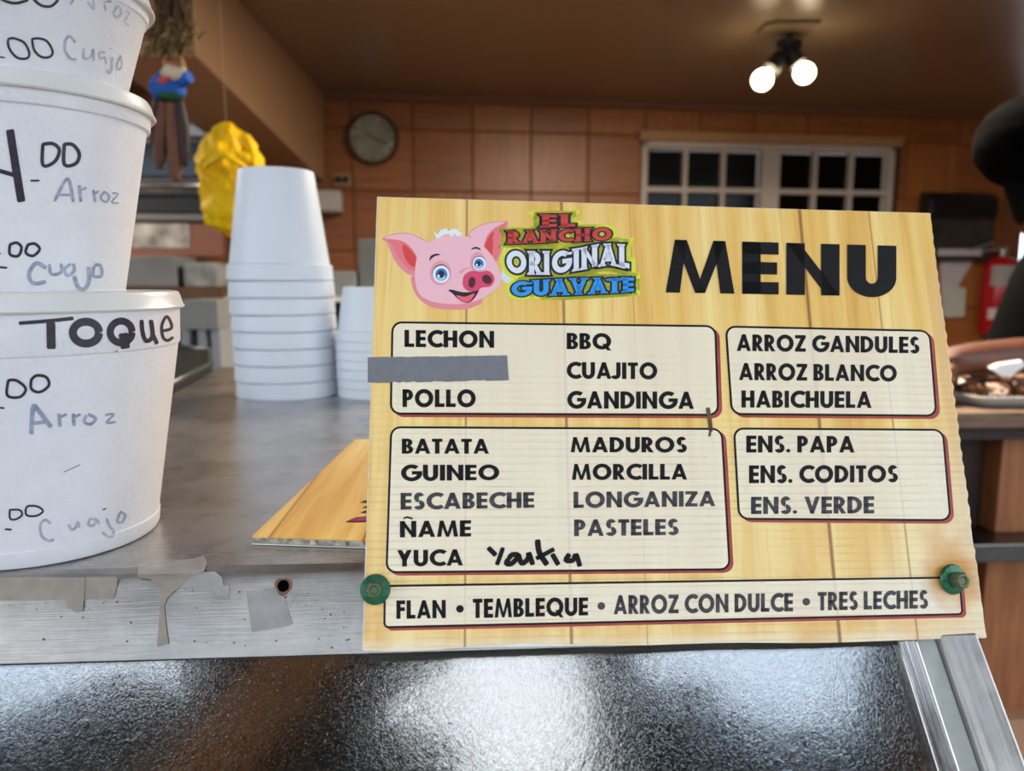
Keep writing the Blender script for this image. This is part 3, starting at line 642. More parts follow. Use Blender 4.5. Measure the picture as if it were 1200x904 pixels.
pg([(125, 297), (200, 272), (300, 268), (385, 305), (440, 345), (400, 460), (350, 440), (300, 355), (230, 312)], 1, 1)
pg([(722, 285), (740, 240), (800, 205), (880, 183), (985, 177), (998, 195), (972, 290), (945, 400), (903, 480), (850, 440), (760, 330)], 0, 0)
pg([(730, 282), (745, 245), (800, 212), (880, 190), (975, 184), (900, 225), (850, 280), (825, 350), (800, 345)], 1, 1)
pg([(135, 312), (230, 312), (300, 352), (352, 435), (335, 528), (270, 490), (215, 420), (180, 345)], 2, 2)
pg([(255, 345), (300, 372), (350, 440), (335, 502), (285, 465), (256, 400)], 3, 3)
pg([(985, 192), (940, 212), (870, 260), (835, 330), (828, 378), (880, 440), (905, 468), (945, 370), (960, 280)], 2, 2)
pg([(900, 250), (860, 290), (832, 370), (875, 432), (892, 350), (888, 300)], 3, 3)
pg([(440, 330), (500, 296), (600, 278), (720, 290), (800, 335), (870, 405), (920, 485), (947, 565), (938, 630), (890, 675), (840, 708), (780, 738), (700, 758), (600, 765), (500, 755), (420, 730), (365, 685), (343, 615), (340, 540), (352, 440), (390, 370)], 4, 1)
pg([(490, 302), (468, 248), (500, 274), (520, 240), (562, 228), (575, 248), (612, 232), (655, 240), (640, 252), (690, 262), (662, 270), (700, 292), (650, 278), (655, 298), (620, 270), (600, 292), (575, 268), (540, 278), (505, 300)], 5, 4, False)
el(520, 545, 76, 88, 6, 5, .1); el(783, 470, 56, 74, 6, 5); el(524, 550, 62, 66, 7, 7); el(525, 554, 60, 62, 8, 4); el(793, 474, 50, 50, 7, 7); el(794, 477, 48, 48, 8, 4)
el(526, 556, 42, 44, 9, 6); el(791, 480, 34, 35, 9, 6); el(526, 575, 30, 22, 10, 11); el(791, 496, 24, 16, 10, 11); el(524, 554, 22, 26, 11, 7); el(789, 480, 16, 19, 11, 7); el(507, 566, 9, 9, 12, 4); el(777, 488, 7, 7, 12, 4)
pg([(442, 462), (450, 425), (490, 408), (520, 416), (485, 424), (458, 442)], 6, 7); pg([(736, 380), (757, 362), (788, 364), (805, 384), (772, 373)], 6, 7)
pg([(650, 535), (690, 510), (740, 505), (700, 520), (665, 550)], 6, 5)
pg([(576, 668), (598, 662), (680, 680), (750, 675), (792, 662), (765, 715), (725, 752), (680, 750), (640, 725), (605, 690)], 6, 7); pg([(632, 702), (690, 712), (740, 695), (762, 692), (735, 735), (700, 750), (660, 735)], 7, 10)
pg([(678, 600), (690, 558), (740, 530), (800, 537), (850, 528), (890, 555), (900, 598), (870, 640), (812, 648), (780, 670), (722, 674), (682, 642)], 8, 8)
el(742, 611, 25, 39, 10, 9, .15); el(848, 590, 37, 30, 10, 9, .6)
lab(pb.build('pig_emblem', pig_m, sign, fix=False), 'cartoon pink pig face with blue eyes')
# hand lettering with a marker: ribbons over a surface
def resample(P, step):
    P = [V(p) for p in P]; out = [P[0]]
    for a, b_ in zip(P, P[1:]):
        k = max(1, int((b_-a).length/step)); out += [a+(b_-a)*(q/k) for q in range(1, k+1)]
    return out
def smooth2(P):
    if len(P) < 3: return [V(p) for p in P]
    return [V((p.x, p.y)) for p in cr_spline([tuple(p) for p in P], False, 4)]
def ribbons(b, strokes, proj, sc=1, ox=0, oy=0, wscale=1):
    for st_ in strokes:
        w, P = st_[0]*wscale/sc, [(x/sc+ox, y/sc+oy) for x, y in st_[1]]
        P = resample(smooth2(P), 1.5); n = len(P)
        if n < 2: continue
        Lr, hits = [], []
        for i, p in enumerate(P):
            d = (P[min(i+1, n-1)]-P[max(i-1, 0)]).normalized(); nn = V((-d.y, d.x))*(w/2)*(1 if 0 < i < n-1 else .75)
            Lr += [proj(*(p+nn)), proj(*(p-nn))]
        if any(q is None for q in Lr): continue
        o = len(b.v); b.v += Lr; b.f += [(o+2*i, o+2*i+1, o+2*i+3, o+2*i+2) for i in range(n-1)]; b.mi += [0]*(n-1)
b = MB()
ribbons(b, [(16, [(405, 405), (430, 430)]), (14, [(452, 405), (440, 440), (432, 460)]), (16, [(470, 440), (462, 455), (480, 455), (500, 430), (480, 428), (470, 440)]), (16, [(500, 425), (510, 455), (530, 440), (532, 422), (545, 460)]), (18, [(560, 380), (565, 420), (590, 460)]), (14, [(555, 440), (612, 410)]), (16, [(605, 425), (625, 460)]), (16, [(660, 425), (648, 445), (670, 445), (680, 428), (692, 465)])], lambda x, y: bp_(x, y, .00045), 2.667, 420, 490)
for f_ in range(len(b.f)): b.f[f_] = b.f[f_][::-1]
lab(b.build('marker_lettering', M_ink, sign, fix=True), 'word handwritten in black marker')
b = MB(); ribbons(b, [(5, [(829, 478), (831, 490), (833, 506)]), (3, [(833, 500), (831, 512)])], lambda x, y: bp_(x, y, .00042)); b.build('grease_streak', mat('grease', (96, 74, 36), .6, var=.4, vscale=400), sign)
# grey tape strip
M_duct = mat('grey_cloth_tape', (118, 121, 126), .55, bump=.5, bscale=900, var=.06, vscale=200)
b = MB(); top = [(431+i*4.1, 419.2-i*.05+random.uniform(-.3, .3)) for i in range(41)]; bot = [(431+i*4.12, 449-i*.07+random.uniform(-1, .6)) for i in range(41)]
top[-1] = (594, 417); bot[-1] = (596, 446)
vs = [bp_(x, y, .0006) for x, y in top]+[bp_(x, y, .0006) for x, y in bot]; vs += [v+V((0, .0002, 0)) for v in vs]
n_ = 41; fs = [(i, i+1, n_+i+1, n_+i) for i in range(40)]+[(2*n_+i, 3*n_+i, 3*n_+i+1, 2*n_+i+1) for i in range(40)]+[(i, 2*n_+i, 2*n_+i+1, i+1) for i in range(40)]+[(n_+i, n_+i+1, 3*n_+i+1, 3*n_+i) for i in range(40)]+[(0, n_, 3*n_, 2*n_), (40, 2*n_+40, 3*n_+40, n_+40)]
b.add(vs, fs); lab(b.build('tape_strip', M_duct, sign), 'strip of grey cloth tape covering one line')
# screws
M_green = mat('green_screw_paint', (22, 92, 62), .32, var=.3, vscale=150, metal=.3, bump=.3, bscale=300); M_worn = mat('green_worn', (40, 96, 66), .4, rgb2=(104, 92, 62), vscale=400, metal=.4)
def screw(px, py, label, tx, ty, s=1):
    c = BM @ bp_(px, py, .0); ax = (BNn+RIGHT*tx+UP*ty).normalized()
    M = Matrix.Translation(c) @ ax.to_track_quat('Z', 'Y').to_matrix().to_4x4()
    th = thing('hex_screw', label, 'screw', c, 'green hex screws')
    b = MB(); b.lathe([(.0005, .0004), (.0071*s, .0004), (.0073*s, .001), (.0068*s, .0019), (.0040*s, .0026), (.0005, .0026)], 40, M); b.build('washer', M_green, th, smooth=40)
    b = MB(); b.lathe([(.0042*s, .0026), (.0042*s, .0068), (.0036*s, .0076), (.0022*s, .0076), (.0020*s, .0070), (.0003, .0070)], 6, M); b.build('hex_head', M_worn, th, bevel=.0003)
    b = MB(); b.lathe([(.0016, -.014), (.0016, .001)], 12, M); b.build('shank', M_worn, th)
screw(440, 691, 'green hex-head screw at the left bottom edge of the menu sign', 0, 0, .97); screw(1115, 679, 'green hex-head screw in the right bottom corner of the menu sign', .15, -.08, 1.03)
# ------------------------------------------------------------------ the second sign lying flat
P0, P1, P2 = topz(295, 629, .0045), topz(440, 634, .0045), topz(416, 515, .0045)
def flat(px, py, off=.0): return topz(px, py, .0046+off)
fsn = thing('flat_sign', 'wood-plank printed corrugated sign lying flat behind the menu sign', 'sign', V((P0.x+.05, P0.y+.05, CZ)))
m_fp = wood_print('printed_planks_flat')
tcn = [q for q in m_fp.node_tree.nodes if q.type == 'TEX_COORD'][0]
mpn = m_fp.node_tree.nodes.new('ShaderNodeMapping'); mpn.inputs['Rotation'].default_value = (math.radians(90), 0, 0)
for lk in [l for l in m_fp.node_tree.links if l.from_node == tcn]:
    ts = lk.to_socket; m_fp.node_tree.links.remove(lk); m_fp.node_tree.links.new(mpn.outputs[0], ts)
m_fp.node_tree.links.new(tcn.outputs['Object'], mpn.inputs[0])
dR = (P1-P0).normalized(); dB = (P2-P0).normalized()
outl = [P0, P0+dR*.20, P0+dR*.20+dB*.30, P0+dB*.30*.98]
outl = [P0, P0+dR*.22, P2+dR*.14, P2+dR*.02+dB*.002, P2]
b = MB(); b.prism(outl, (0, 0, -.0006)); b.build('top_sheet', m_fp, fsn)
b = MB(); b.prism([p+V((0, 0, -.0036))-dB*.0008 for p in outl], (0, 0, -.0005)); b.build('bottom_sheet', M_coro, fsn)
b = MB()
for k in range(52):
    p = P0+dR*(.0012+k*.0042); b.prism([p+V((0, 0, -.0006)), p+dR*.0004+V((0, 0, -.0006)), p+dR*.0004+dB*.08+V((0, 0, -.0006)), p+dB*.08+V((0, 0, -.0006))], (0, 0, -.003))
q0 = P0+dB*.0003; b.prism([q0+V((0, 0, -.0008)), q0+dR*.2+V((0, 0, -.0008)), q0+dR*.2+dB*.002+V((0, 0, -.0008)), q0+dB*.002+V((0, 0, -.0008))], (0, 0, -.0026))
fl_ = b.build('flutes', mat('dirty_flutes', (214, 212, 200), .6, rgb2=(96, 86, 66), vscale=260), fsn); fl_['kind'] = 'stuff'
b = MB(); F5 = lambda P: [(x/4.744+280, y/4.744+480) for x, y in P]
b.add([flat(*p, .0002) for p in F5([(592, 625), (650, 600), (760, 588), (760, 622), (660, 626)])], [(0, 1, 2, 3, 4)]); b.build('print_outline', M_lblack, fsn)
b = MB(); b.add([flat(*p, .0003) for p in F5([(612, 620), (660, 603), (760, 594), (760, 616), (660, 621)])], [(0, 1, 2, 3, 4)]); b.build('print_stripe', mat('magenta_print', (170, 30, 100), .5), fsn)
for yy, xl in ((512, 672), (542, 682), (569, 672)):
    b = MB(); b.add([flat(*p, .0002) for p in F5([(xl, yy+6), (xl+30, yy-7), (760, yy-7), (760, yy+7)])], [(0, 1, 2, 3)]); b.build('print_bar', M_lblack, fsn)
# ------------------------------------------------------------------ foam tubs with lids and marker prices
def cone_M(base, ax):
    return Matrix.Translation(V(base)) @ V(ax).normalized().to_track_quat('Z', 'Y').to_matrix().to_4x4()
def tub(label, base, ax, rb, rs, rr, h, band_h, lidh, wr, foot=.004):
    M = cone_M(base, ax); th = thing('foam_tub', label, 'tub', base, 'foam tubs with marker prices')
    zs = h-band_h
    b = MB(); b.lathe([(rb-.012, .001), (rb-.004, 0), (rb-.0012, .0008), (rb, .003), (rb+.0004+foot*.05, foot+.003), (rb+.0000, foot+.0034), (rs, zs-.0008), (rs+.0006, zs-.0002), (rr-.0004, zs), (rr, zs+.0008), (rr+.0008, h-.003), (rr-.003, h-.001), (rr-.006, h-.002)], 160, M)
    body = b.build('tub_body', M_foam, th, smooth=30)
    bm = bmesh.new(); bm.from_mesh(body.data); tree = BVHTree.FromBMesh(bm); bm.free()
    b = MB(); rl = rr+.0012
    b.lathe([(rl-.001, h-.004), (rl+.0016, h-.0042), (rl+.0022, h-.0034), (rl+.0012, h-.0018), (rl+.0002, h+lidh*.45), (rl-.0008, h+lidh*.9), (rl-.0026, h+lidh), (rl-.0048, h+lidh-.0005), (rl-.0058, h+lidh-.004), (.004, h+lidh-.0042), (.004, h+lidh-.0055), (rl-.007, h+lidh-.0055), (rl-.007, h-.0005), (rl-.001, h-.0005)], 160, M, close=True)
    b.lathe([(.0045, h+lidh-.0042), (.0045, h+lidh-.0055)], 24, M)
    lidm = lab(b.build('lid', M_lid, th, smooth=35), 'translucent white snap-on lid')
    lt_ = {'k': M_mark, 'b': M_blue, 'g': M_grayink}
    def proj(x, y):
        d = ray(x, y).normalized(); hit, no, i, di = tree.ray_cast(EYE, d)
        if hit is None: return None
        return hit-d*.00025+V((0, 0, 0))
    for mk, ws, strokes in wr:
        b = MB()
        for sc, ox, oy, S in strokes: ribbons(b, S, proj, sc, ox, oy, ws)
        if b.v: lab(b.build('marker_writing', lt_[mk], th, fix=False), {'k': 'dark marker price', 'b': 'faded blue handwriting', 'g': 'faded grey handwriting'}[mk])
    return th, M
OW = lambda cx, cy, rx, ry, n=12: [(cx+rx*math.cos(2*math.pi*k/n), cy+ry*math.sin(2*math.pi*k/n)) for k in range(n+1)]
wr1 = [('k', 1, [(5.4545, 0, 320, [(24, [(120, 322), (300, 308), (470, 290)]), (58, [(325, 315), (328, 487)]), (52, OW(550, 382, 84, 70)), (46, OW(775, 378, 70, 70)), (60, [(788, 385), (802, 485)]), (28, [(905, 300), (912, 380), (935, 435), (975, 405), (965, 300)]), (28, [(970, 380), (1005, 455)]), (20, [(1035, 372), (1098, 350), (1068, 278), (1035, 335), (1042, 410), (1072, 432), (1108, 410)]), (10, [(742, 500), (750, 505)])]),
                 (5.4545, 0, 560, [(13, [(62, 207), (65, 262), (100, 267), (140, 240), (125, 207), (58, 207)]), (13, [(165, 195), (170, 240), (230, 245), (275, 215), (240, 185), (180, 182), (163, 205)]), (13, [(30, 330), (75, 333)]), (8, [(655, 207), (680, 196)])]),
                 (2.583, 0, 330, [(9, [(25, 300), (22, 345), (60, 350), (78, 325), (50, 300), (22, 300)]), (9, [(95, 295), (95, 325), (120, 335), (148, 315), (140, 290), (110, 285), (93, 300)]), (6, [(-5, 382), (14, 384)]), (2, [(192, 578), (243, 555)])])]),
       ('b', 1.4, [(2.583, 0, 330, [(10, [(95, 463), (100, 382), (115, 388), (155, 442)]), (8, [(98, 430), (145, 425)]), (8, [(178, 400), (182, 440)]), (6, [(180, 412), (202, 402)]), (8, [(222, 400), (225, 438)]), (6, [(224, 412), (244, 402)]), (7, [(262, 405), (255, 425), (275, 432), (290, 415), (266, 402)]), (5, [(318, 405), (345, 402), (322, 428), (352, 425)])])]),
       ('g', 1.3, [(5.4545, 0, 560, [(14, [(325, 295), (290, 270), (260, 300), (265, 370), (310, 405), (345, 395)]), (14, [(440, 300), (455, 330), (480, 325), (500, 285), (505, 320)]), (14, [(620, 270), (580, 265), (565, 300), (600, 305), (615, 270), (635, 300)]), (14, [(680, 260), (700, 310), (725, 340), (720, 370), (690, 378), (655, 350)]), (14, [(765, 225), (750, 280), (780, 285), (800, 240), (766, 218)])])])]
wr2 = [('k', 1, [(2.583, 0, 0, [(25, [(30, 392), (45, 490), (65, 612)]), (13, [(-10, 515), (50, 532)]), (11, [(130, 435), (130, 500), (165, 490), (180, 455), (160, 435), (128, 437)]), (11, [(195, 435), (195, 498), (230, 495), (240, 465), (220, 438), (193, 437)]), (6, [(92, 547), (120, 547)]),
                               (9, [(30, 740), (30, 770), (55, 775), (65, 750), (50, 735), (28, 742)]), (9, [(85, 740), (78, 765), (100, 775), (120, 755), (105, 738), (82, 742)]), (6, [(-5, 809), (22, 811)]), (4, [(-4, 768), (4, 768)])])]),
       ('b', 1.4, [(2.583, 0, 0, [(7, [(165, 610), (205, 540), (222, 612)]), (6, [(180, 590), (215, 590)]), (7, [(240, 560), (245, 612)]), (5, [(243, 577), (262, 568)]), (6, [(283, 575), (288, 612)]), (5, [(287, 587), (300, 578)]), (5, [(315, 580), (305, 600), (322, 612), (330, 592), (313, 580)]), (4, [(340, 585), (358, 588), (338, 612), (360, 615)]),
                               (9, [(140, 812), (110, 797), (88, 830), (100, 858), (140, 853)]), (7, [(150, 800), (155, 830), (185, 825), (185, 798)]), (7, [(215, 800), (195, 815), (205, 835), (225, 820), (222, 798)]), (9, [(225, 835), (235, 868), (255, 876), (270, 850), (268, 808)]), (7, [(285, 805), (282, 835), (308, 835), (305, 805), (286, 803)])])])]
wr3 = [('k', 1, [(6, 0, 0, [(17, [(110, 270), (60, 275), (65, 340), (120, 405), (190, 410), (205, 370), (170, 300), (105, 270)]), (17, [(225, 272), (240, 350), (290, 400), (350, 400), (370, 360), (330, 290), (270, 270), (222, 276)]), (10, [(-10, 400), (35, 405)]), (20, [(0, -10), (60, 15), (120, 22), (200, 0)]), (20, [(235, -5), (290, 38), (355, 45), (400, 10), (405, -10)])])]),
       ('g', 1.3, [(6, 0, 0, [(14, [(530, 300), (490, 255), (460, 290), (460, 360), (500, 415), (540, 415)]), (14, [(590, 340), (590, 410), (640, 400), (655, 345), (657, 430)]), (13, [(740, 370), (700, 372), (705, 412), (735, 405), (748, 450)]), (14, [(775, 338), (777, 348)]), (16, [(790, 400), (785, 480), (765, 515), (748, 490)]), (11, [(845, 400), (820, 460), (835, 490), (858, 460), (845, 385)]),
                              (12, [(495, 35), (520, -10)]), (12, [(615, 10), (660, 65), (655, -5)]), (12, [(745, 78), (735, 20), (785, 10)]), (12, [(830, 40), (800, 90), (820, 125), (855, 90), (835, 38)]), (10, [(885, 80), (908, 92), (875, 150), (905, 178)])])])]
tub('wide white foam tub reading TOQUE, bottom of the stack of three', (-.2298, .4075, CZ), (0, 0, 1), .055, .0705, .0716, .1275, .0235, .005, wr1, .006)
tub('white foam tub with big 4.00 price, middle of the stack of three', (-.2285, .4165, CZ+.1287), (0, 0, 1), .041, .0566, .0586, .1000, .0105, .0045, wr2, .001)
tub('shorter white foam tub cut off by the photo top, topmost of the stack of three', (-.2155, .405, CZ+.1287+.1007), (0, 0, 1), .041, .0516, .0532, .0490, .008, .0045, wr3, .001)
# ------------------------------------------------------------------ foam cups upside down in two stacks
def cup(r, rt, h, rim, name, label):
    b = MB(); t = .0022
    b.lathe([(rt-.002, h-.0005), (rt-.004, h-.0035), (.003, h-.0035), (.003, h-.0060), (rt-.006, h-.0060), (r-.0045, rim), (r-.003, .001), (r-.001, 0), (r, .0015), (r-.0012, rim-.001), (r-.0026, rim), (r-.0040, rim+.0004), (rt+.0006, h-.004), (rt, h-.0012)], 72, None, close=True)
    b.lathe([(.0032, h-.0036), (.0032, h-.0059)], 12)
    o = b.build(name, M_cup, None, smooth=35); return o
ORD = ['topmost', 'second from the top', 'third from the top', 'fourth from the top', 'fifth from the top', 'sixth from the top', 'seventh from the top', 'bottom one']
c0 = topz(325, 470); cxy = V((c0.x-.0, c0.y+.058, CZ))
big = cup(.0622, .0432, .129, .0192, 'foam_cup', '')
for k in range(8):
    o = big if k == 0 else big.copy()
    if k: scene.collection.objects.link(o)
    o.location = cxy+V((-.0006*(7-k)+.0004*(k % 2), 0, .0197*(7-k))); o.rotation_euler.z = k*.7
    tag(o, 'large white foam cup, %s of the tall upside-down stack' % ORD[k], 'cup', 'large foam cups in the tall stack')
c1 = topz(436, 470); c1 = V((c1.x, c1.y+.046, CZ))
small = cup(.0462, .0345, .064, .0125, 'foam_cup', '')
for k in range(7):
    o = small if k == 0 else small.copy()
    if k: scene.collection.objects.link(o)
    o.location = c1+V((-.0003*(6-k), 0, .0112*(6-k)))
    tag(o, 'small white foam cup, %s of the short stack behind the sign' % (ORD[k] if k < 6 else ORD[7]), 'cup', 'small foam cups in the short stack')
# ------------------------------------------------------------------ things further back on the left
def px_box(name, x0, y0, x1, y1, Y, dep, m, label, cat, bevel=.004, parent=None):
    a, c = at(x0, y0, Y), at(x1, y1, Y); b = MB(); b.box(a.x, c.x, Y, Y+dep, c.z, a.z); o = b.build(name, m, parent, bevel=bevel)
    if not parent: tag(o, label, cat)
    elif label: lab(o, label)
    return o
# wall oven
oven_c = at(190, 200, 3.35)
ov = thing('wall_oven', 'stainless oven with black doors on the back wall, behind the hanging pods', 'oven', oven_c)
OY = 3.35
px_box('oven_body', 60, 140, 262, 262, OY+.03, .5, M_dsteel, None, None, parent=ov)
px_box('top_bar', 60, 143, 262, 160, OY, .05, mat('oven_steel', (190, 190, 196), .3, metal=.8), None, None, parent=ov)
px_box('upper_door', 60, 166, 262, 208, OY+.01, .03, mat('oven_black_glass', (24, 24, 26), .15), None, None, parent=ov)
a, c = at(66, 217, OY-.04), at(256, 217, OY-.04); b = MB(); b.tube([a, c], .014, 12); b.build('door_handle', M_chrome, ov, smooth=True)
px_box('lower_door', 60, 226, 262, 250, OY+.01, .03, M_black, None, None, parent=ov)
px_box('bottom_bar', 60, 250, 262, 259, OY, .05, mat('oven_steel_low', (120, 118, 116), .4, metal=.6), None, None, parent=ov)
px_box('paper_notice', 154, 262, 223, 291, 3.3, .004, mat('smudged_paper', (206, 202, 196), .8, rgb2=(120, 116, 112), vscale=14), 'white paper notice under the oven', 'notice', .001)
b = MB(); a, c = at(40, 262, 3.304), at(262, 300, 3.304); b.box(a.x, c.x, 3.305, 3.36, c.z, a.z); tag(b.build('tiled_ledge', mat('reddish_ledge', (132, 84, 66), .5)), 'reddish brown ledge under the oven carrying a paper notice', 'ledge')
# kitchen shelf unit with boxes
SY = 2.6
sh = thing('shelf_unit', 'low brown and white shelf unit behind the tall cup stack', 'shelf', V((at(330, 400, SY).x, SY+.2, 0)))
a, c = at(100, 337, SY), at(640, 350, SY)
b = MB(); b.box(a.x, at(262, 340, SY).x, SY, SY+.4, c.z, a.z); b.build('shelf_board', mat('shelf_brown', (96, 64, 38), .6, var=.2), sh)
zt1 = at(400, 348, SY).z; b = MB(); b.box(at(262, 340, SY).x, at(640, 348, SY).x, SY, SY+.4, at(400, 354, SY).z, zt1); b.build('shelf_board', mat('shelf_white', (214, 212, 200), .5), sh)
zlow = .75; b = MB(); b.box(a.x, at(640, 348, SY).x, SY, SY+.4, zlow-.02, zlow); b.build('shelf_board', mat('shelf_dark', (56, 42, 32), .6), sh)
for x in (110, 264, 420, 630):
    q = at(x, 400, SY).x; b = MB(); b.box(q-.015, q+.015, SY+.02, SY+.38, 0, c.z+.001); b.build('leg', M_wood_head, sh)
b = MB(); b.box(a.x, at(640, 348, SY).x, SY+.39, SY+.40, 0, c.z); b.build('back_panel', mat('shelf_back', (74, 46, 30), .7, var=.2), sh)
def shelf_box(x0, y0, x1, m, label, ztop=None, Y=SY+.05, dep=.2):
    zb = at(200, 337, SY).z if x1 < 262 else zt1
    a, c = at(x0, y0, Y), at(x1, y0, Y); b = MB(); b.box(a.x, c.x, Y, Y+dep, zb, a.z); o = tag(b.build('storage_box', m, None, bevel=.006), label, 'box', 'boxes on the shelf unit')
M_gbox = mat('gray_box', (120, 122, 122), .6, var=.15); M_gbox2 = mat('gray_box_light', (158, 160, 158), .55, rgb2=(110, 110, 106), vscale=20); M_gbox3 = mat('dull_gray_box', (96, 98, 98), .6, var=.1)
shelf_box(140, 300, 205, M_gbox, 'wide grey box on the shelf beside the foam tubs'); shelf_box(214, 308, 254, M_gbox2, 'small mottled grey box left of the tall cup stack')
shelf_box(380, 318, 417, M_gbox, 'grey box on the white shelf between the two cup stacks'); shelf_box(419, 280, 520, M_gbox3, 'tall dull grey box on the white shelf behind the sign edge')
a = at(208, 352, 2.2); zq = at(220, 386, 2.2).z
st_ = thing('small_stand', 'small white stand on the floor behind the steel counter', 'stand', V((at(230, 400, 2.2).x, 2.3, 0)))
b = MB(); b.box(a.x, at(254, 352, 2.2).x, 2.2, 2.42, zq, a.z); b.build('stand_top', mat('stand_white', (136, 136, 132), .6), st_)
for x in (214, 234, 250): q = at(x, 400, 2.2).x; b = MB(); b.box(q-.012, q+.012, 2.22, 2.40, 0, zq); b.build('leg', mat('stand_leg', (150, 152, 154), .5), st_)
# dark green tray on the counter behind the tubs
b = MB(); q = [topz(x, y, .012) for x, y in ((150, 478), (248, 428), (246, 412), (205, 408), (120, 440))]; tr = thing('dark_tray', 'dark green tray on the counter behind the foam tubs', 'tray', V((q[0].x, q[0].y, CZ)))
b.prism([p for p in q], (0, 0, -.0115)); b.build('tray_base', mat('tray_dark', (26, 30, 30), .35), tr, bevel=.002)
b = MB(); b.tube([p+V((0, 0, .003)) for p in q]+[q[0]+V((0, 0, .003))], .004, 8); lab(b.build('tray_rim', mat('tray_green', (62, 82, 76), .3), tr, smooth=True), 'greenish rim')
# wall clock
cc = onw(437, 163, .0); rad = (onw(468, 163)-onw(406, 163)).length/2; ck = thing('wall_clock', 'round wall clock with a pale face and dark rim on the brown tiles', 'clock', cc)
CM = Matrix.Translation(cc) @ (WN).to_track_quat('Z', 'Y').to_matrix().to_4x4()
b = MB(); b.lathe([(.01, .001), (rad, .001), (rad, .03), (rad*.97, .04), (rad*.86, .04), (rad*.84, .022), (.01, .022)], 64, CM); b.build('clock_rim', mat('clock_rim', (84, 56, 30), .25, metal=.4), ck, smooth=40)
b = MB(); b.lathe([(.002, .024), (rad*.84, .024)], 48, CM, cap=True); b.build('clock_face', mat('clock_face', (214, 214, 194), .2, rgb2=(180, 182, 160), vscale=14), ck)
mk_ = mat('clock_marks', (110, 106, 92), .6)
for k in range(12):
    a = k*math.pi/6; b = MB(); b.box(-.004, .004, rad*.66, rad*.78, .0246, .0256, CM @ Matrix.Rotation(a, 4, 'Z')); b.build('hour_mark', mk_, ck)
for a, l in ((.9, .45), (-1.9, .62)):
    b = MB(); b.box(-.004, .004, -.01, rad*l, .026, .0275, CM @ Matrix.Rotation(a, 4, 'Z')); b.build('clock_hand', mat('clock_hand', (104, 98, 86), .5), ck)
# outlet and carton by the clock
q0, q1 = wl(391, 204), wl(411, 218); ol = thing('wall_outlet', 'beige wall outlet with two dark plugs under the clock', 'outlet', WM @ V((q0.x, 0, q1.z)))
b = MB(); b.box(q0.x, q1.x, -.014, -.0005, q1.z, q0.z, WM); b.build('outlet_plate', mat('beige_plate', (176, 150, 108), .5), ol, bevel=.003)
for s in (.3, .75): xx = q0.x+(q1.x-q0.x)*s; zz = (q0.z+q1.z)/2; b = MB(); b.box(xx-.014, xx+.014, -.04, -.014, zz-.016, zz+.016, WM); b.build('plug', M_black, ol, bevel=.003)
q0, q1 = wl(352, 222, .18), wl(400, 248, .18); cb = thing('carton', 'white carton with a faded pink print under the outlet', 'carton', WM @ V((q0.x, 0, q1.z)))
b = MB(); b.box(q0.x, q1.x, -.18, -.001, q1.z, q0.z, WM); b.build('carton_body', mat('carton_white', (198, 192, 186), .6), cb, bevel=.01)
b = MB(); b.box(q0.x+.01, q0.x+(q1.x-q0.x)*.42, -.182, -.1795, q1.z+.015, q0.z-.02, WM); b.build('carton_print', mat('pink_print', (176, 96, 100), .6, rgb2=(200, 180, 176), vscale=30), cb)
# ------------------------------------------------------------------ yellow bag hanging from the beam
BY = 1.9
def bag():
    b = MB(); prof = [(147, 262, 268), (153, 252, 280), (160, 240, 292), (170, 234, 301), (185, 232, 308), (205, 232, 312), (225, 234, 313), (245, 237, 308), (262, 241, 298), (272, 249, 285), (277, 258, 272)]
    n = 40; vs = []
    for y, xl, xr in prof:
        a, c = at(xl, y, BY), at(xr, y, BY); cx_, hw = (a.x+c.x)/2, (c.x-a.x)/2
        for k in range(n):
            t = 2*math.pi*k/n; dx, dy = math.cos(t), math.sin(t)
            w = 1+.10*math.sin(5*t+y*.05)+.06*math.sin(9*t-y*.11) if abs(dx) < .95 else 1
            vs.append(V((cx_+dx*hw, BY+dy*hw*.55*w, a.z)))
    L_ = len(prof); fs = [(i*n+k, i*n+(k+1) % n, (i+1)*n+(k+1) % n, (i+1)*n+k) for i in range(L_-1) for k in range(n)]+[tuple(range(n)), tuple((L_-1)*n+k for k in range(n))]
    b.add(vs, fs)
    m = mat('yellow_plastic', (250, 192, 0), .55, spec=.25, rgb2=(255, 212, 0), vscale=12, bump=1, bscale=26); m.node_tree.nodes['Bump'].inputs['Distance'].default_value = .012
    tp = at(265, 148, BY); th = thing('yellow_bag', 'crumpled bright yellow bag hanging under the beam behind the cups', 'bag', tp)
    o = b.build('bag_body', m, th, smooth=True); md = o.modifiers.new('s', 'SUBSURF'); md.levels = md.render_levels = 2
    tx = bpy.data.textures.new('crumple', 'CLOUDS'); tx.noise_scale = .045; dm = o.modifiers.new('d', 'DISPLACE'); dm.texture = tx; dm.strength = .045; dm.mid_level = .5
    b = MB(); b.tube([tp, V((tp.x, tp.y, CEIL))], .0006, 8); b.build('cord', M_beam, th)
    b = MB(); a = at(262, 185, BY-.07); b.tube([at(240, 196, BY-.075), at(262, 180, BY-.085), at(290, 198, BY-.075)], [.006, .010, .005], 8); b.build('knot_fold', m, th, smooth=True)
bag()
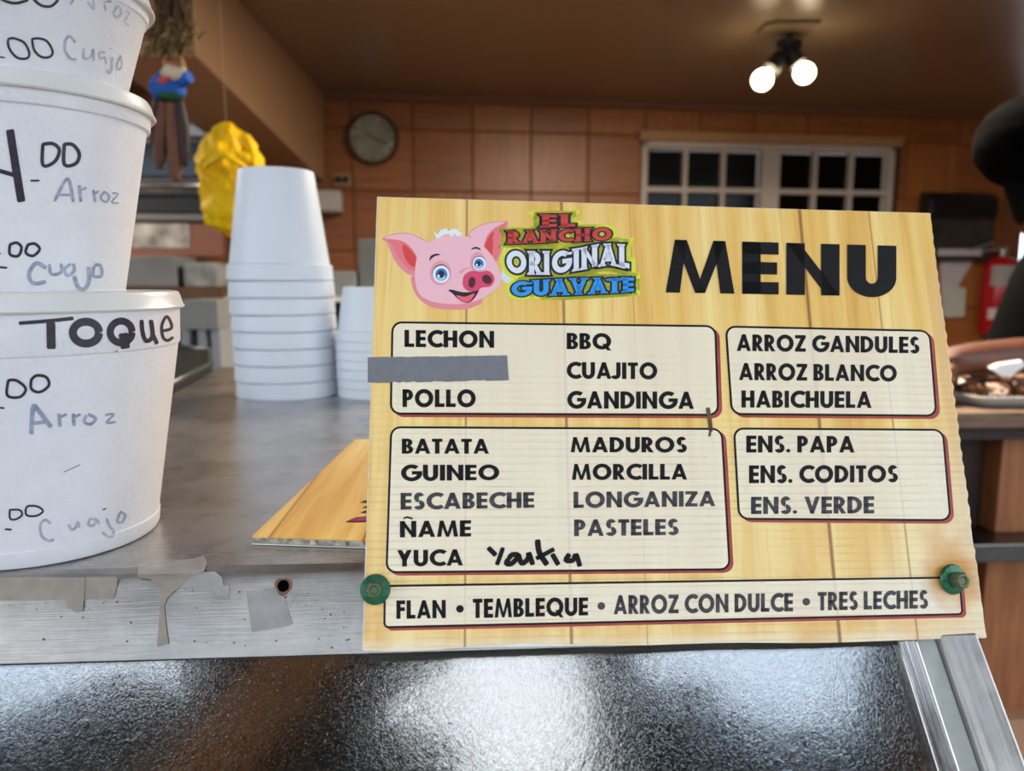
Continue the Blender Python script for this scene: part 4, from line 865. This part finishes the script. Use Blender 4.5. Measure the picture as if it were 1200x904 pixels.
# ------------------------------------------------------------------ hanging straw-haired doll with long dry pods
DY = 1.45
def doll():
    hd = at(204, 76, DY); th = thing('straw_doll', 'hanging straw-haired doll in a blue shirt, beside the foam tubs', 'doll', hd)
    S = (at(205, 76, DY)-at(204, 76, DY)).length                    # metres per pixel here
    b = MB(); b.ball(hd+V((0, 0, .0)), (13*S, 11*S, 14*S), 12); b.build('head', mat('doll_face', (176, 112, 66), .8, bump=.3, bscale=200), th, smooth=True)
    b = MB(); q = at(203, 86, DY-.02); b.ball(q, (15*S, 8*S, 9*S), 12); b.ball(q+V((-4*S, -.003, 5*S)), (6*S, 5*S, 5*S)); b.ball(q+V((9*S, 0, 5*S)), (6*S, 6*S, 6*S)); b.build('beard', mat('doll_beard', (206, 188, 158), .9, bump=.8, bscale=160), th, smooth=True)
    b = MB(); q = at(203, 74, DY-.025); b.ball(q, 2.6*S, 8); b.build('nose', mat('doll_nose', (190, 96, 60), .7), th, smooth=True)
    b = MB()
    for s in (-1, 1): b.ball(at(203+s*5, 70, DY-.022), 1.3*S, 6)
    b.build('eyes', M_black, th, smooth=True)
    b = MB(); ps = [at(x, y, DY) for x, y in ((201, 84), (200, 92), (197, 102), (196, 112), (197, 116))]; b.tube(ps, [9*S, 16*S, 21*S, 19*S, 14*S], 20); b.tube([at(210, 95, DY-.01), at(222, 90, DY-.02)], [9*S, 7*S], 12); b.tube([at(186, 95, DY-.01), at(180, 103, DY-.02)], [7*S, 6*S], 12)
    b.build('shirt', mat('doll_blue', (28, 88, 178), .8, bump=.4, bscale=200), th, smooth=60)
    b = MB(); q = at(190, 94, DY-.034); b.ball(q, (6*S, 3*S, 4*S), 8); b.ball(q+V((6*S, 0, 1.5*S)), (4*S, 3*S, 3*S), 8); b.build('red_patch', mat('doll_red', (196, 70, 60), .8), th, smooth=True)
    b = MB(); b.tube([at(197, 111, DY), at(197, 117, DY)], [19.6*S, 15*S], 20); b.build('green_hem', mat('doll_green', (40, 104, 72), .8), th, smooth=60)
    M_st = mat('straw', (70, 52, 30), .9, rgb2=(150, 122, 74), vscale=55)
    M_st2 = mat('straw_dark', (66, 46, 28), .9, rgb2=(98, 72, 44), vscale=80)
    for nm, m, cnt, sd in (('straw_hair', M_st, 230, 1), ('straw_bundle', M_st2, 170, 2)):
        rnd = random.Random(sd); b = MB()
        for _ in range(cnt):
            if sd == 1:
                a = rnd.uniform(0, 6.28); x, y = 204+rnd.gauss(0, 10), 44+rnd.gauss(0, 9)
                p = at(x, y, DY+rnd.uniform(-.03, .03)); e = p+V((math.cos(a)*16*S*rnd.uniform(.5, 1.3), -abs(rnd.gauss(0, .012)), -rnd.uniform(-8, 24)*S)); b.tube([p, (p+e)/2+V((0, 0, 4*S)), e], [1.9*S, 1.7*S, .9*S], 4)
            else:
                x = 202+rnd.gauss(0, 9); p = at(x, rnd.uniform(-40, 30), DY+rnd.uniform(-.03, .03)); b.tube([p, p+V((rnd.gauss(0, 6)*S, 0, -rnd.uniform(20, 40)*S))], [1.6*S, .8*S], 4)
        o = b.build(nm, m, th); o['kind'] = 'stuff'
    b = MB(); b.tube([at(168, 38, DY), at(185, 40, DY-.02), at(200, 44, DY-.02)], [1*S, 1.6*S, 2*S], 6); b.tube([at(225, 25, DY), at(212, 18, DY), at(200, 10, DY)], [3*S, 5*S, 4*S], 8); b.build('twig', mat('twig', (120, 74, 40), .9), th)
    tp = at(202, -38, DY); b = MB(); b.tube([V((hd.x, hd.y, hd.z)), tp, V((tp.x, tp.y, CEIL))], .003, 6); b.build('hanging_cord', M_black, th)
    pods = [((192, 118), (188, 160), (187, 198), 8), ((201, 120), (203, 165), (207, 214), 8.5), ((209, 118), (215, 150), (217, 195), 7), ((184, 116), (180, 145), (181, 176), 5)]
    mp_ = [mat('pod_%d' % i, c_, .6, var=.3, vscale=60, bump=.8, bscale=90) for i, c_ in enumerate([(96, 52, 28), (108, 62, 34), (42, 24, 16)])]
    nm = ['left', 'longest middle', 'dark right', 'short outer left']
    for i, (p0, p1, p2, r) in enumerate(pods):
        pts = cr_spline([tuple(at(*p0, DY)), tuple(at(*p1, DY)), tuple(at(*p2, DY))], False, 6); b = MB(); n = len(pts); rs = [r*S*(.75+.25*math.sin(k/(n-1)*math.pi))*(1 if k < n-2 else .6) for k in range(n)]
        b.tube(pts, rs, 12); o = b.build('dried_pod', mp_[min(i, 2) if i < 3 else 2], th, smooth=True); lab(o, '%s long brown dried pod' % nm[i])
doll()
# ------------------------------------------------------------------ ceiling spot fixture
FP = onz(922, 38, CEIL); fx = thing('ceiling_spotlight', 'black twin spotlight with two lit bulbs on the ceiling', 'lamp', FP)
b = MB(); q = [onz(x, y, CEIL-.012) for x, y in ((886, 41), (897, 30), (912, 27), (962, 27), (951, 36), (945, 42))]; b.prism(q, (0, 0, .011)); b.build('mounting_plate', mat('plate_brown', (110, 92, 66), .5), fx)
FY = FP.y
b = MB(); a = at(925, 53, FY); b.tube([V((a.x, FY, CEIL-.012)), a], .012, 12); b.tube([a+V((-.05, 0, .0)), a+V((.05, 0, 0))], .014, 12); b.lathe([(.001, 0), (.05, 0), (.05, .015), (.001, .015)], 24, Matrix.Translation(a)); b.build('bracket', M_black, fx, smooth=40)
M_bulb = mat('lit_bulb', (255, 246, 226), .4, emit=((255, 232, 190), 17))
for p0, p1, p2, dy in (((921, 58), (905, 80), (893, 94), -.02), ((926, 58), (933, 72), (943, 86), -.02)):
    A, B, C_ = at(*p0, FY), at(*p1, FY+dy), at(*p2, FY+dy*2); d = (C_-B).normalized()
    b = MB(); b.tube([A, A+(B-A)*.3], .012, 10); b.tube([A+(B-A)*.25, A+(B-A)*.35, B, B+d*.02], [.020, .032, .036, .040], 20); s_ = b.build('lamp_socket', M_black, fx, smooth=50); PINV[s_.name] = Matrix.Identity(4)
    b = MB(); b.tube([B+d*.021, C_], .016, 16); b.ball(C_-d*.002, .041, 14); lab(b.build('bulb', M_bulb, fx, smooth=True), 'lit round white bulb')
# ------------------------------------------------------------------ right side: dispenser, papers, extinguisher
q0, q1 = wl(1090, 223, .10), wl(1164, 306, .10); dp = thing('towel_dispenser', 'black and smoky wall dispenser beside the window', 'dispenser', WM @ V(((q0.x+q1.x)/2, 0, q1.z)))
def wprof(x0, x1, prof, m, name, par, bevel=.006):
    b = MB(); b.prism([WM @ V((x0, y, z)) for y, z in prof], WM.to_3x3() @ V((x1-x0, 0, 0))); return b.build(name, m, par, bevel=bevel)
H_ = q0.z-q1.z
wprof(q0.x, q1.x, [(-.001, q1.z), (-.08, q1.z), (-.10, q1.z+H_*.2), (-.105, q1.z+H_*.62), (-.001, q1.z+H_*.62)], mat('smoky_plastic', (66, 62, 62), .2, rgb2=(44, 42, 42), vscale=8), 'smoky_cover', dp, .02)
wprof(q0.x-.004, q1.x+.004, [(-.001, q1.z+H_*.6), (-.112, q1.z+H_*.6), (-.112, q0.z-.05), (-.08, q0.z-.01), (-.001, q0.z)], M_black, 'black_hood', dp, .02)
b = MB(); b.box(q0.x+.08, q1.x-.09, -.108, -.1, q1.z+.03, q1.z+.07, WM); b.build('pale_towel', mat('towel', (190, 186, 186), .8), dp)
for pts, lb in (([(1102, 306), (1141, 306), (1118, 343), (1112, 372), (1104, 372)], 'large white torn paper hanging under the wall dispenser'), ([(1108, 335), (1131, 338), (1129, 371), (1107, 372)], 'small pale green-white paper below the torn paper')):
    q = [WM @ V((wl(x, y, .02).x, -.02 if pts[0][0] == 1102 else -.03, wl(x, y, .02).z)) for x, y in pts]; b = MB(); b.prism(q, -WN*.004); tag(b.build('wall_paper_note', mat('note', (196, 188, 186) if pts[0][0] == 1102 else (196, 200, 182), .8), None), lb, 'paper')
q0, q1 = wl(1156, 300, .12), wl(1190, 392, .12); ex = thing('fire_extinguisher', 'red fire extinguisher with white labels on the back wall', 'fire extinguisher', WM @ V(((q0.x+q1.x)/2, -.12, q1.z)))
er = (q1.x-q0.x)/2*.80; eh = q0.z-q1.z; EM = WM @ Matrix.Translation(V(((q0.x+q1.x)/2, -.002-er, q1.z)))
M_red = mat('extinguisher_red', (176, 22, 28), .25)
b = MB(); b.lathe([(.01, .002), (er*.9, .002), (er, .02), (er, eh*.86), (er*.8, eh*.95), (er*.3, eh), (.01, eh)], 40, EM); b.build('cylinder', M_red, ex, smooth=40)
def wrapband(z0, z1, m, name, lb):
    b = MB(); n = 24; vs = [EM @ V((er*1.01*math.cos(a), er*1.01*math.sin(a), z)) for z in (z0, z1) for a in [math.pi+.35+(math.pi-.7)*k/n for k in range(n+1)]]
    b.add(vs, [(k, k+1, n+2+k, n+1+k) for k in range(n)]); lab(b.build(name, m, ex, smooth=True), lb)
wrapband(eh*.62, eh*.88, mat('grey_label', (158, 150, 150), .5, var=.1), 'upper_label', 'pale grey label'); wrapband(eh*.20, eh*.34, mat('white_label', (206, 186, 188), .5), 'lower_label', 'white lower label')
b = MB(); b.ball(EM @ V((.01, -er*1.0, eh*.44)), (er*.28, .008, er*.28), 10); lab(b.build('round_emblem', mat('emblem_yellow', (196, 176, 96), .5), ex, smooth=True), 'round yellow emblem')
b = MB(); b.lathe([(.005, 0), (.03, 0), (.03, .04), (.005, .04)], 16, EM @ Matrix.Translation(V((0, 0, eh)))); b.build('valve', M_chrome, ex)
b = MB(); b.box(-.09, .10, -.012, .012, eh+.035, eh+.05, EM @ Matrix.Rotation(-.12, 4, 'Y')); b.box(-.07, .10, -.012, .012, eh+.07, eh+.082, EM @ Matrix.Rotation(-.3, 4, 'Y')); b.build('handle', mat('handle_steel', (170, 164, 160), .4, metal=.6), ex, bevel=.003)
# ------------------------------------------------------------------ right side: work table, tray of food
TY = 1.30; TZ = at(1160, 484, TY).z
wt = thing('work_table', 'rough wooden work table with steel lower shelf at the right edge', 'table', V((at(1200, 484, TY).x+.3, TY+.3, 0)))
tx0, tx1 = at(1030, 484, TY).x, 2.3
M_wd = mat('table_wood', (136, 108, 84), .7, rgb2=(92, 68, 50), vscale=10, stretch=(1, 8, 8)); M_wd2 = mat('orange_wood', (166, 104, 58), .6, rgb2=(130, 78, 42), vscale=8, stretch=(8, 8, 1)); M_dk = mat('dark_wood', (48, 30, 22), .7, var=.3)
b = MB(); b.box(tx0, tx1, TY, TY+.62, TZ-.03, TZ); b.build('table_top', M_wd, wt, bevel=.004)
b = MB(); b.box(tx0+.01, tx1, TY+.02, TY+.04, TZ-.055, TZ-.03); b.build('apron', M_dk, wt)
zs = at(1170, 638, TY).z; zs2 = at(1170, 660, TY).z
b = MB(); b.box(tx0, tx1, TY, TY+.5, zs2, zs); b.build('lower_shelf', M_dsteel, wt, bevel=.003)
b = MB(); b.box(tx0, tx1, TY+.48, TY+.5, 0, TZ-.03); b.build('back_board', M_dk, wt)
for i, (x0, x1, m) in enumerate(((1168, 1230, M_wd2), (1330, 1400, M_wd2))):
    a, c = at(x0, 600, TY+.06).x, at(x1, 600, TY+.06).x; b = MB(); b.box(a, c, TY+.06, TY+.12, zs, TZ-.03, None); b.build('leg', m, wt, bevel=.003)
    b = MB(); b.box(a-.01, c+.02, TY+.06, TY+.12, 0, zs2); b.build('leg', M_wd2, wt, bevel=.003)
b = MB(); a, c = at(1110, 600, TY+.1).x, at(1146, 600, TY+.1).x; b.box(a, c, TY+.1, TY+.15, 0, zs2); b.box(a, c, TY+.1, TY+.15, zs, TZ-.03); b.build('leg', M_dk, wt)
b = MB(); a = at(1160, 845, TY+.02); b.box(a.x, tx1-.2, TY+.02, TY+.3, 0, a.z); tag(b.build('cardboard_box', mat('cardboard', (176, 132, 100), .8, var=.1)), 'tall pale brown carton below the work table', 'box')
# tray
tX0, tX1 = at(1122, 470, TY+.1).x, at(1255, 470, TY+.1).x
tr = thing('food_tray', 'white foam tray of shredded roast pork on the work table', 'tray', V(((tX0+tX1)/2, TY+.2, TZ)))
def rr3(x0, x1, y0, y1, z, r, n=6):
    out = []
    for cx_, cy_, a0 in ((x1-r, y1-r, 0), (x0+r, y1-r, 90), (x0+r, y0+r, 180), (x1-r, y0+r, 270)):
        for k in range(n+1): a = math.radians(a0+90*k/n); out.append(V((cx_+r*math.cos(a), cy_+r*math.sin(a), z)))
    return out
rings = [rr3(tX0+.02, tX1-.02, TY+.06, TY+.28, TZ+.001, .02), rr3(tX0, tX1, TY+.04, TY+.30, TZ+.022, .03), rr3(tX0+.006, tX1-.006, TY+.046, TY+.294, TZ+.022, .03), rr3(tX0+.024, tX1-.024, TY+.064, TY+.276, TZ+.004, .02)]
b = MB(); n = len(rings[0]); b.add([p for r in rings for p in r], [(i*n+k, i*n+(k+1) % n, (i+1)*n+(k+1) % n, (i+1)*n+k) for i in range(3) for k in range(n)]+[tuple(range(n))[::-1], tuple(3*n+k for k in range(n))]); b.build('tray_shell', M_white, tr, smooth=50)
rnd = random.Random(5); meat = [mat('meat_%d' % i, c_, .5, var=.3, vscale=60, bump=.6, bscale=120) for i, c_ in enumerate([(124, 72, 40), (92, 50, 30), (160, 104, 62), (66, 36, 24)])]
b = MB()
for k in range(170):
    x = rnd.uniform(tX0+.03, tX1-.03); y = rnd.uniform(TY+.08, TY+.26); hgt = .050*math.exp(-((x-(tX0+tX1)/2)/.09)**2)
    M = Matrix.Rotation(rnd.uniform(0, 3), 3, 'Z') @ Matrix.Rotation(rnd.uniform(-.6, .6), 3, 'X'); b.ball((x, y, TZ+.010+rnd.uniform(0, 1)*hgt), (rnd.uniform(.008, .022), rnd.uniform(.004, .008), rnd.uniform(.004, .008)), 5, rnd.randrange(4), M)
o = b.build('shredded_pork', meat, None, smooth=True); o['kind'] = 'stuff'; o.parent = None; tag(o, 'heap of brown shredded roast pork in the white tray', 'meat')
def fold(name, pts, Y, m, lb, cat='napkin'):
    q = [at(x, y, Y) for x, y in pts]; b = MB(); b.prism(q, (0, .012, .004)); tag(b.build(name, m, None, bevel=.002), lb, cat)
fold('paper_napkin', [(1161, 433), (1172, 428), (1200, 424), (1202, 430), (1192, 436), (1183, 446), (1174, 442)], TY+.10, M_white, 'folded white napkin lying on the shredded pork under the arm')
fold('pork_fat', [(1158, 452), (1172, 453), (1184, 458), (1178, 464), (1168, 463)], TY+.075, mat('fat', (222, 190, 168), .5), 'pale piece of fat at the front of the tray', 'meat')
# ------------------------------------------------------------------ person in black reaching over the tray
def skin_mesh(name, pts, edges, m, parent, sub_=2, root=0):
    me = bpy.data.meshes.new(name); me.from_pydata([p[0] for p in pts], edges, []); o = bpy.data.objects.new(name, me); scene.collection.objects.link(o)
    sk = o.modifiers.new('skin', 'SKIN'); sk.use_smooth_shade = True
    for i, p in enumerate(pts):
        r = p[1]; me.skin_vertices[0].data[i].radius = (r, r) if not hasattr(r, '__len__') else r
        me.skin_vertices[0].data[i].use_root = (i == root)
    ss = o.modifiers.new('sub', 'SUBSURF'); ss.levels = ss.render_levels = sub_
    bpy.context.view_layer.update(); dg = bpy.context.evaluated_depsgraph_get(); me2 = bpy.data.meshes.new_from_object(o.evaluated_get(dg))
    me2.name = name; me2.materials.clear(); me2.materials.append(m); bpy.data.objects.remove(o)
    for p in me2.polygons: p.use_smooth = True
    o = bpy.data.objects.new(name, me2); scene.collection.objects.link(o)
    if parent: o.parent = parent; o.matrix_parent_inverse = PINV[parent.name]
    return o
PY = 1.62
def person():
    hc = at(1213, 166, PY); nb = V((hc.x+.12, PY+.10, hc.z-.12))
    hip = V((hc.x+.26, PY+.47, .95)); th = thing('person', 'person in black clothes at the right edge reaching over the food tray', 'person', V((hip.x, hip.y, 0)))
    sh_l = at(1266, 268, PY+.08); sh_r = sh_l+V((.28, .20, .0))
    el_ = at(1248, 414, PY-.10)
    wr_ = at(1118, 432, TY+.16); wr_.z = max(wr_.z, TZ+.08)
    chest = (sh_l+sh_r)/2+V((.06, .06, -.10))
    pts = [(hip, (.13, .09)), (hip*.5+chest*.5, (.11, .08)), (chest, (.10, .07)), (nb+V((.03, .02, -.06)), .05), (nb, .045), (sh_l, .034), (el_, .042), (el_*.45+wr_*.55, .041), (wr_, .034), (sh_r, .062), (sh_r+V((.10, -.02, -.28)), .043), (sh_r+V((.06, -.2, -.42)), .032),
           (hip+V((-.09, 0, -.08)), .085), (hip+V((-.10, .0, -.46)), .06), (hip+V((-.10, .03, -.85)), .04), (hip+V((-.10, -.08, -.91)), .035), (hip+V((.09, 0, -.08)), .085), (hip+V((.10, .0, -.46)), .06), (hip+V((.10, .03, -.85)), .04), (hip+V((.10, -.08, -.91)), .035)]
    ed = [(0, 1), (1, 2), (2, 3), (3, 4), (2, 5), (5, 6), (6, 7), (7, 8), (2, 9), (9, 10), (10, 11), (0, 12), (12, 13), (13, 14), (14, 15), (0, 16), (16, 17), (17, 18), (18, 19)]
    # hand: palm and five fingers joined to the wrist
    d = (wr_-el_).normalized(); pm = wr_+d*.05+V((0, 0, -.01)); k0 = len(pts)
    pts += [(pm, (.034, .018))]; ed.append((8, k0))
    sd = V((0, 1, 0)); sd = (sd-d*sd.dot(d)).normalized()
    for i, (o_, ln) in enumerate(((-.027, .060), (-.009, .072), (.009, .068), (.027, .054))):
        a = pm+d*.034+sd*o_; b1 = a+d*ln*.5+V((0, 0, -.008)); b2 = b1+d*ln*.28+V((0, 0, -.024))
        k = len(pts); pts += [(a, .0095), (b1, .0085), (b2, .007)]; ed += [(k0, k), (k, k+1), (k+1, k+2)]
    a = pm-d*.01-sd*.036; k = len(pts); pts += [(a, .011), (a+d*.026-sd*.016+V((0, 0, -.008)), .0095), (a+d*.05-sd*.012+V((0, 0, -.018)), .008)]; ed += [(k0, k), (k, k+1), (k+1, k+2)]
    lab(skin_mesh('body', pts, ed, M_skin, th, 2), 'brown skin, bare forearm')
    # head: skull, jaw, nose, ears; looks to the right and away
    Mh = Matrix.Translation(hc) @ Matrix.Rotation(math.radians(-35), 4, 'Z') @ Matrix.Rotation(math.radians(-14), 4, 'X')   # local +y is the face
    bm = bmesh.new(); bmesh.ops.create_uvsphere(bm, u_segments=40, v_segments=28, radius=1)
    for v in bm.verts:
        x, y, z = v.co; w = .072; l = .090; h = .104
        jaw = max(0, -z); X = x*w*(1-.30*jaw*(1 if y > -.2 else .5)); Y = y*l*(1-.15*jaw)+.012*jaw; Z = z*h
        Y += .022*math.exp(-((x/.16)**2+((z+.18)/.18)**2)) if y > .6 else 0           # nose
        Y -= .008*math.exp(-(((abs(x)-.36)/.15)**2+((z-.02)/.1)**2)) if y > .5 else 0  # eye sockets
        Y += .006*math.exp(-((x/.3)**2+((z+.48)/.08)**2)) if y > .4 else 0             # lips
        X += math.copysign(.014, x)*math.exp(-((y/.16)**2+((z+.02)/.2)**2)) if abs(x) > .9 else 0
        v.co = Mh @ V((X, Y, Z))
    b = MB(); b.add([v.co for v in bm.verts], [tuple(v.index for v in f.verts) for f in bm.faces]); bm.free(); b.tube([Mh @ V((0, -.02, -.07)), nb+V((.02, .02, -.04))], [.05, .055], 20); lab(b.build('head', M_skin, th, smooth=True), 'head turned away')
    b = MB()
    for s in (-1, 1): b.ball(Mh @ V((s*.028, .080, .002)), .011, 8)
    b.build('eyes', M_white, th, smooth=True)
    # hair and cap
    rnd = random.Random(3)
    bm = bmesh.new(); bmesh.ops.create_uvsphere(bm, u_segments=48, v_segments=32, radius=1)
    vs = []
    for v in bm.verts:
        x, y, z = v.co; k = 1+.03*noise.noise(v.co*5); front = max(0, y-.15)
        q = Mh.inverted() @ (hc+V((x*.118*k, y*.118*k, max(z*.104, -.094)*k))); q.y = min(q.y, .058); vs.append(Mh @ q)
    b = MB(); b.add(vs, [tuple(v.index for v in f.verts) for f in bm.faces]); bm.free(); b.tube([Mh @ V((0, -.03, -.05)), nb*.5+hc*.5+V((.0, -.03, -.03)), nb+V((0, -.02, -.03))], [.05, .052, .062], 20); lab(b.build('hair', mat('black_hair', (4, 3, 3), 1, spec=.03, bump=1, bscale=120), th, smooth=True), 'full black hair')
    b = MB(); b.tube([Mh @ V((0, -.03, -.075)), nb+V((-.01, -.01, .01)), nb*.45+sh_l*.55+V((0, -.02, 0)), sh_l+V((0, 0, -.03))], [.060, .078, .080, .062], 24); lab(b.build('collar', M_cloth_black, th, smooth=True), 'high black collar')
    # shirt over torso and upper arms, trousers
    sp = [(hip+V((0, 0, .0)), (.17, .13)), (hip*.5+chest*.5, (.155, .12)), (chest, (.175, .12)), (nb+V((.02, .02, .01)), .08), (sh_l, .064), (sh_l*.5+el_*.5, .054), (sh_l*.10+el_*.90, .050), (sh_r, .078), (sh_r+V((.06, -.01, -.16)), .062)]
    sp2 = sp+[(el_*.86+wr_*.14, .043)]
    lab(skin_mesh('shirt', sp2, [(0, 1), (1, 2), (2, 3), (2, 4), (4, 5), (5, 6), (2, 7), (7, 8), (6, 9)], M_cloth_black, th, 2), 'black shirt, sleeve pushed to the elbow')
    tp = [(hip+V((0, 0, .02)), (.16, .125)), (hip+V((-.09, 0, -.08)), .10), (hip+V((-.10, .0, -.46)), .08), (hip+V((-.10, .03, -.84)), .07), (hip+V((.09, 0, -.08)), .10), (hip+V((.10, .0, -.46)), .08), (hip+V((.10, .03, -.84)), .07)]
    skin_mesh('trousers', tp, [(0, 1), (1, 2), (2, 3), (0, 4), (4, 5), (5, 6)], M_cloth_black, th, 2)
    for s in (-1, 1):
        b = MB(); b.box(-.045, .045, -.20, .07, 0, .075, Matrix.Translation(V((hip.x+s*.10, hip.y+.03, 0)))); b.build('shoe', M_black, th, bevel=.02)
person()
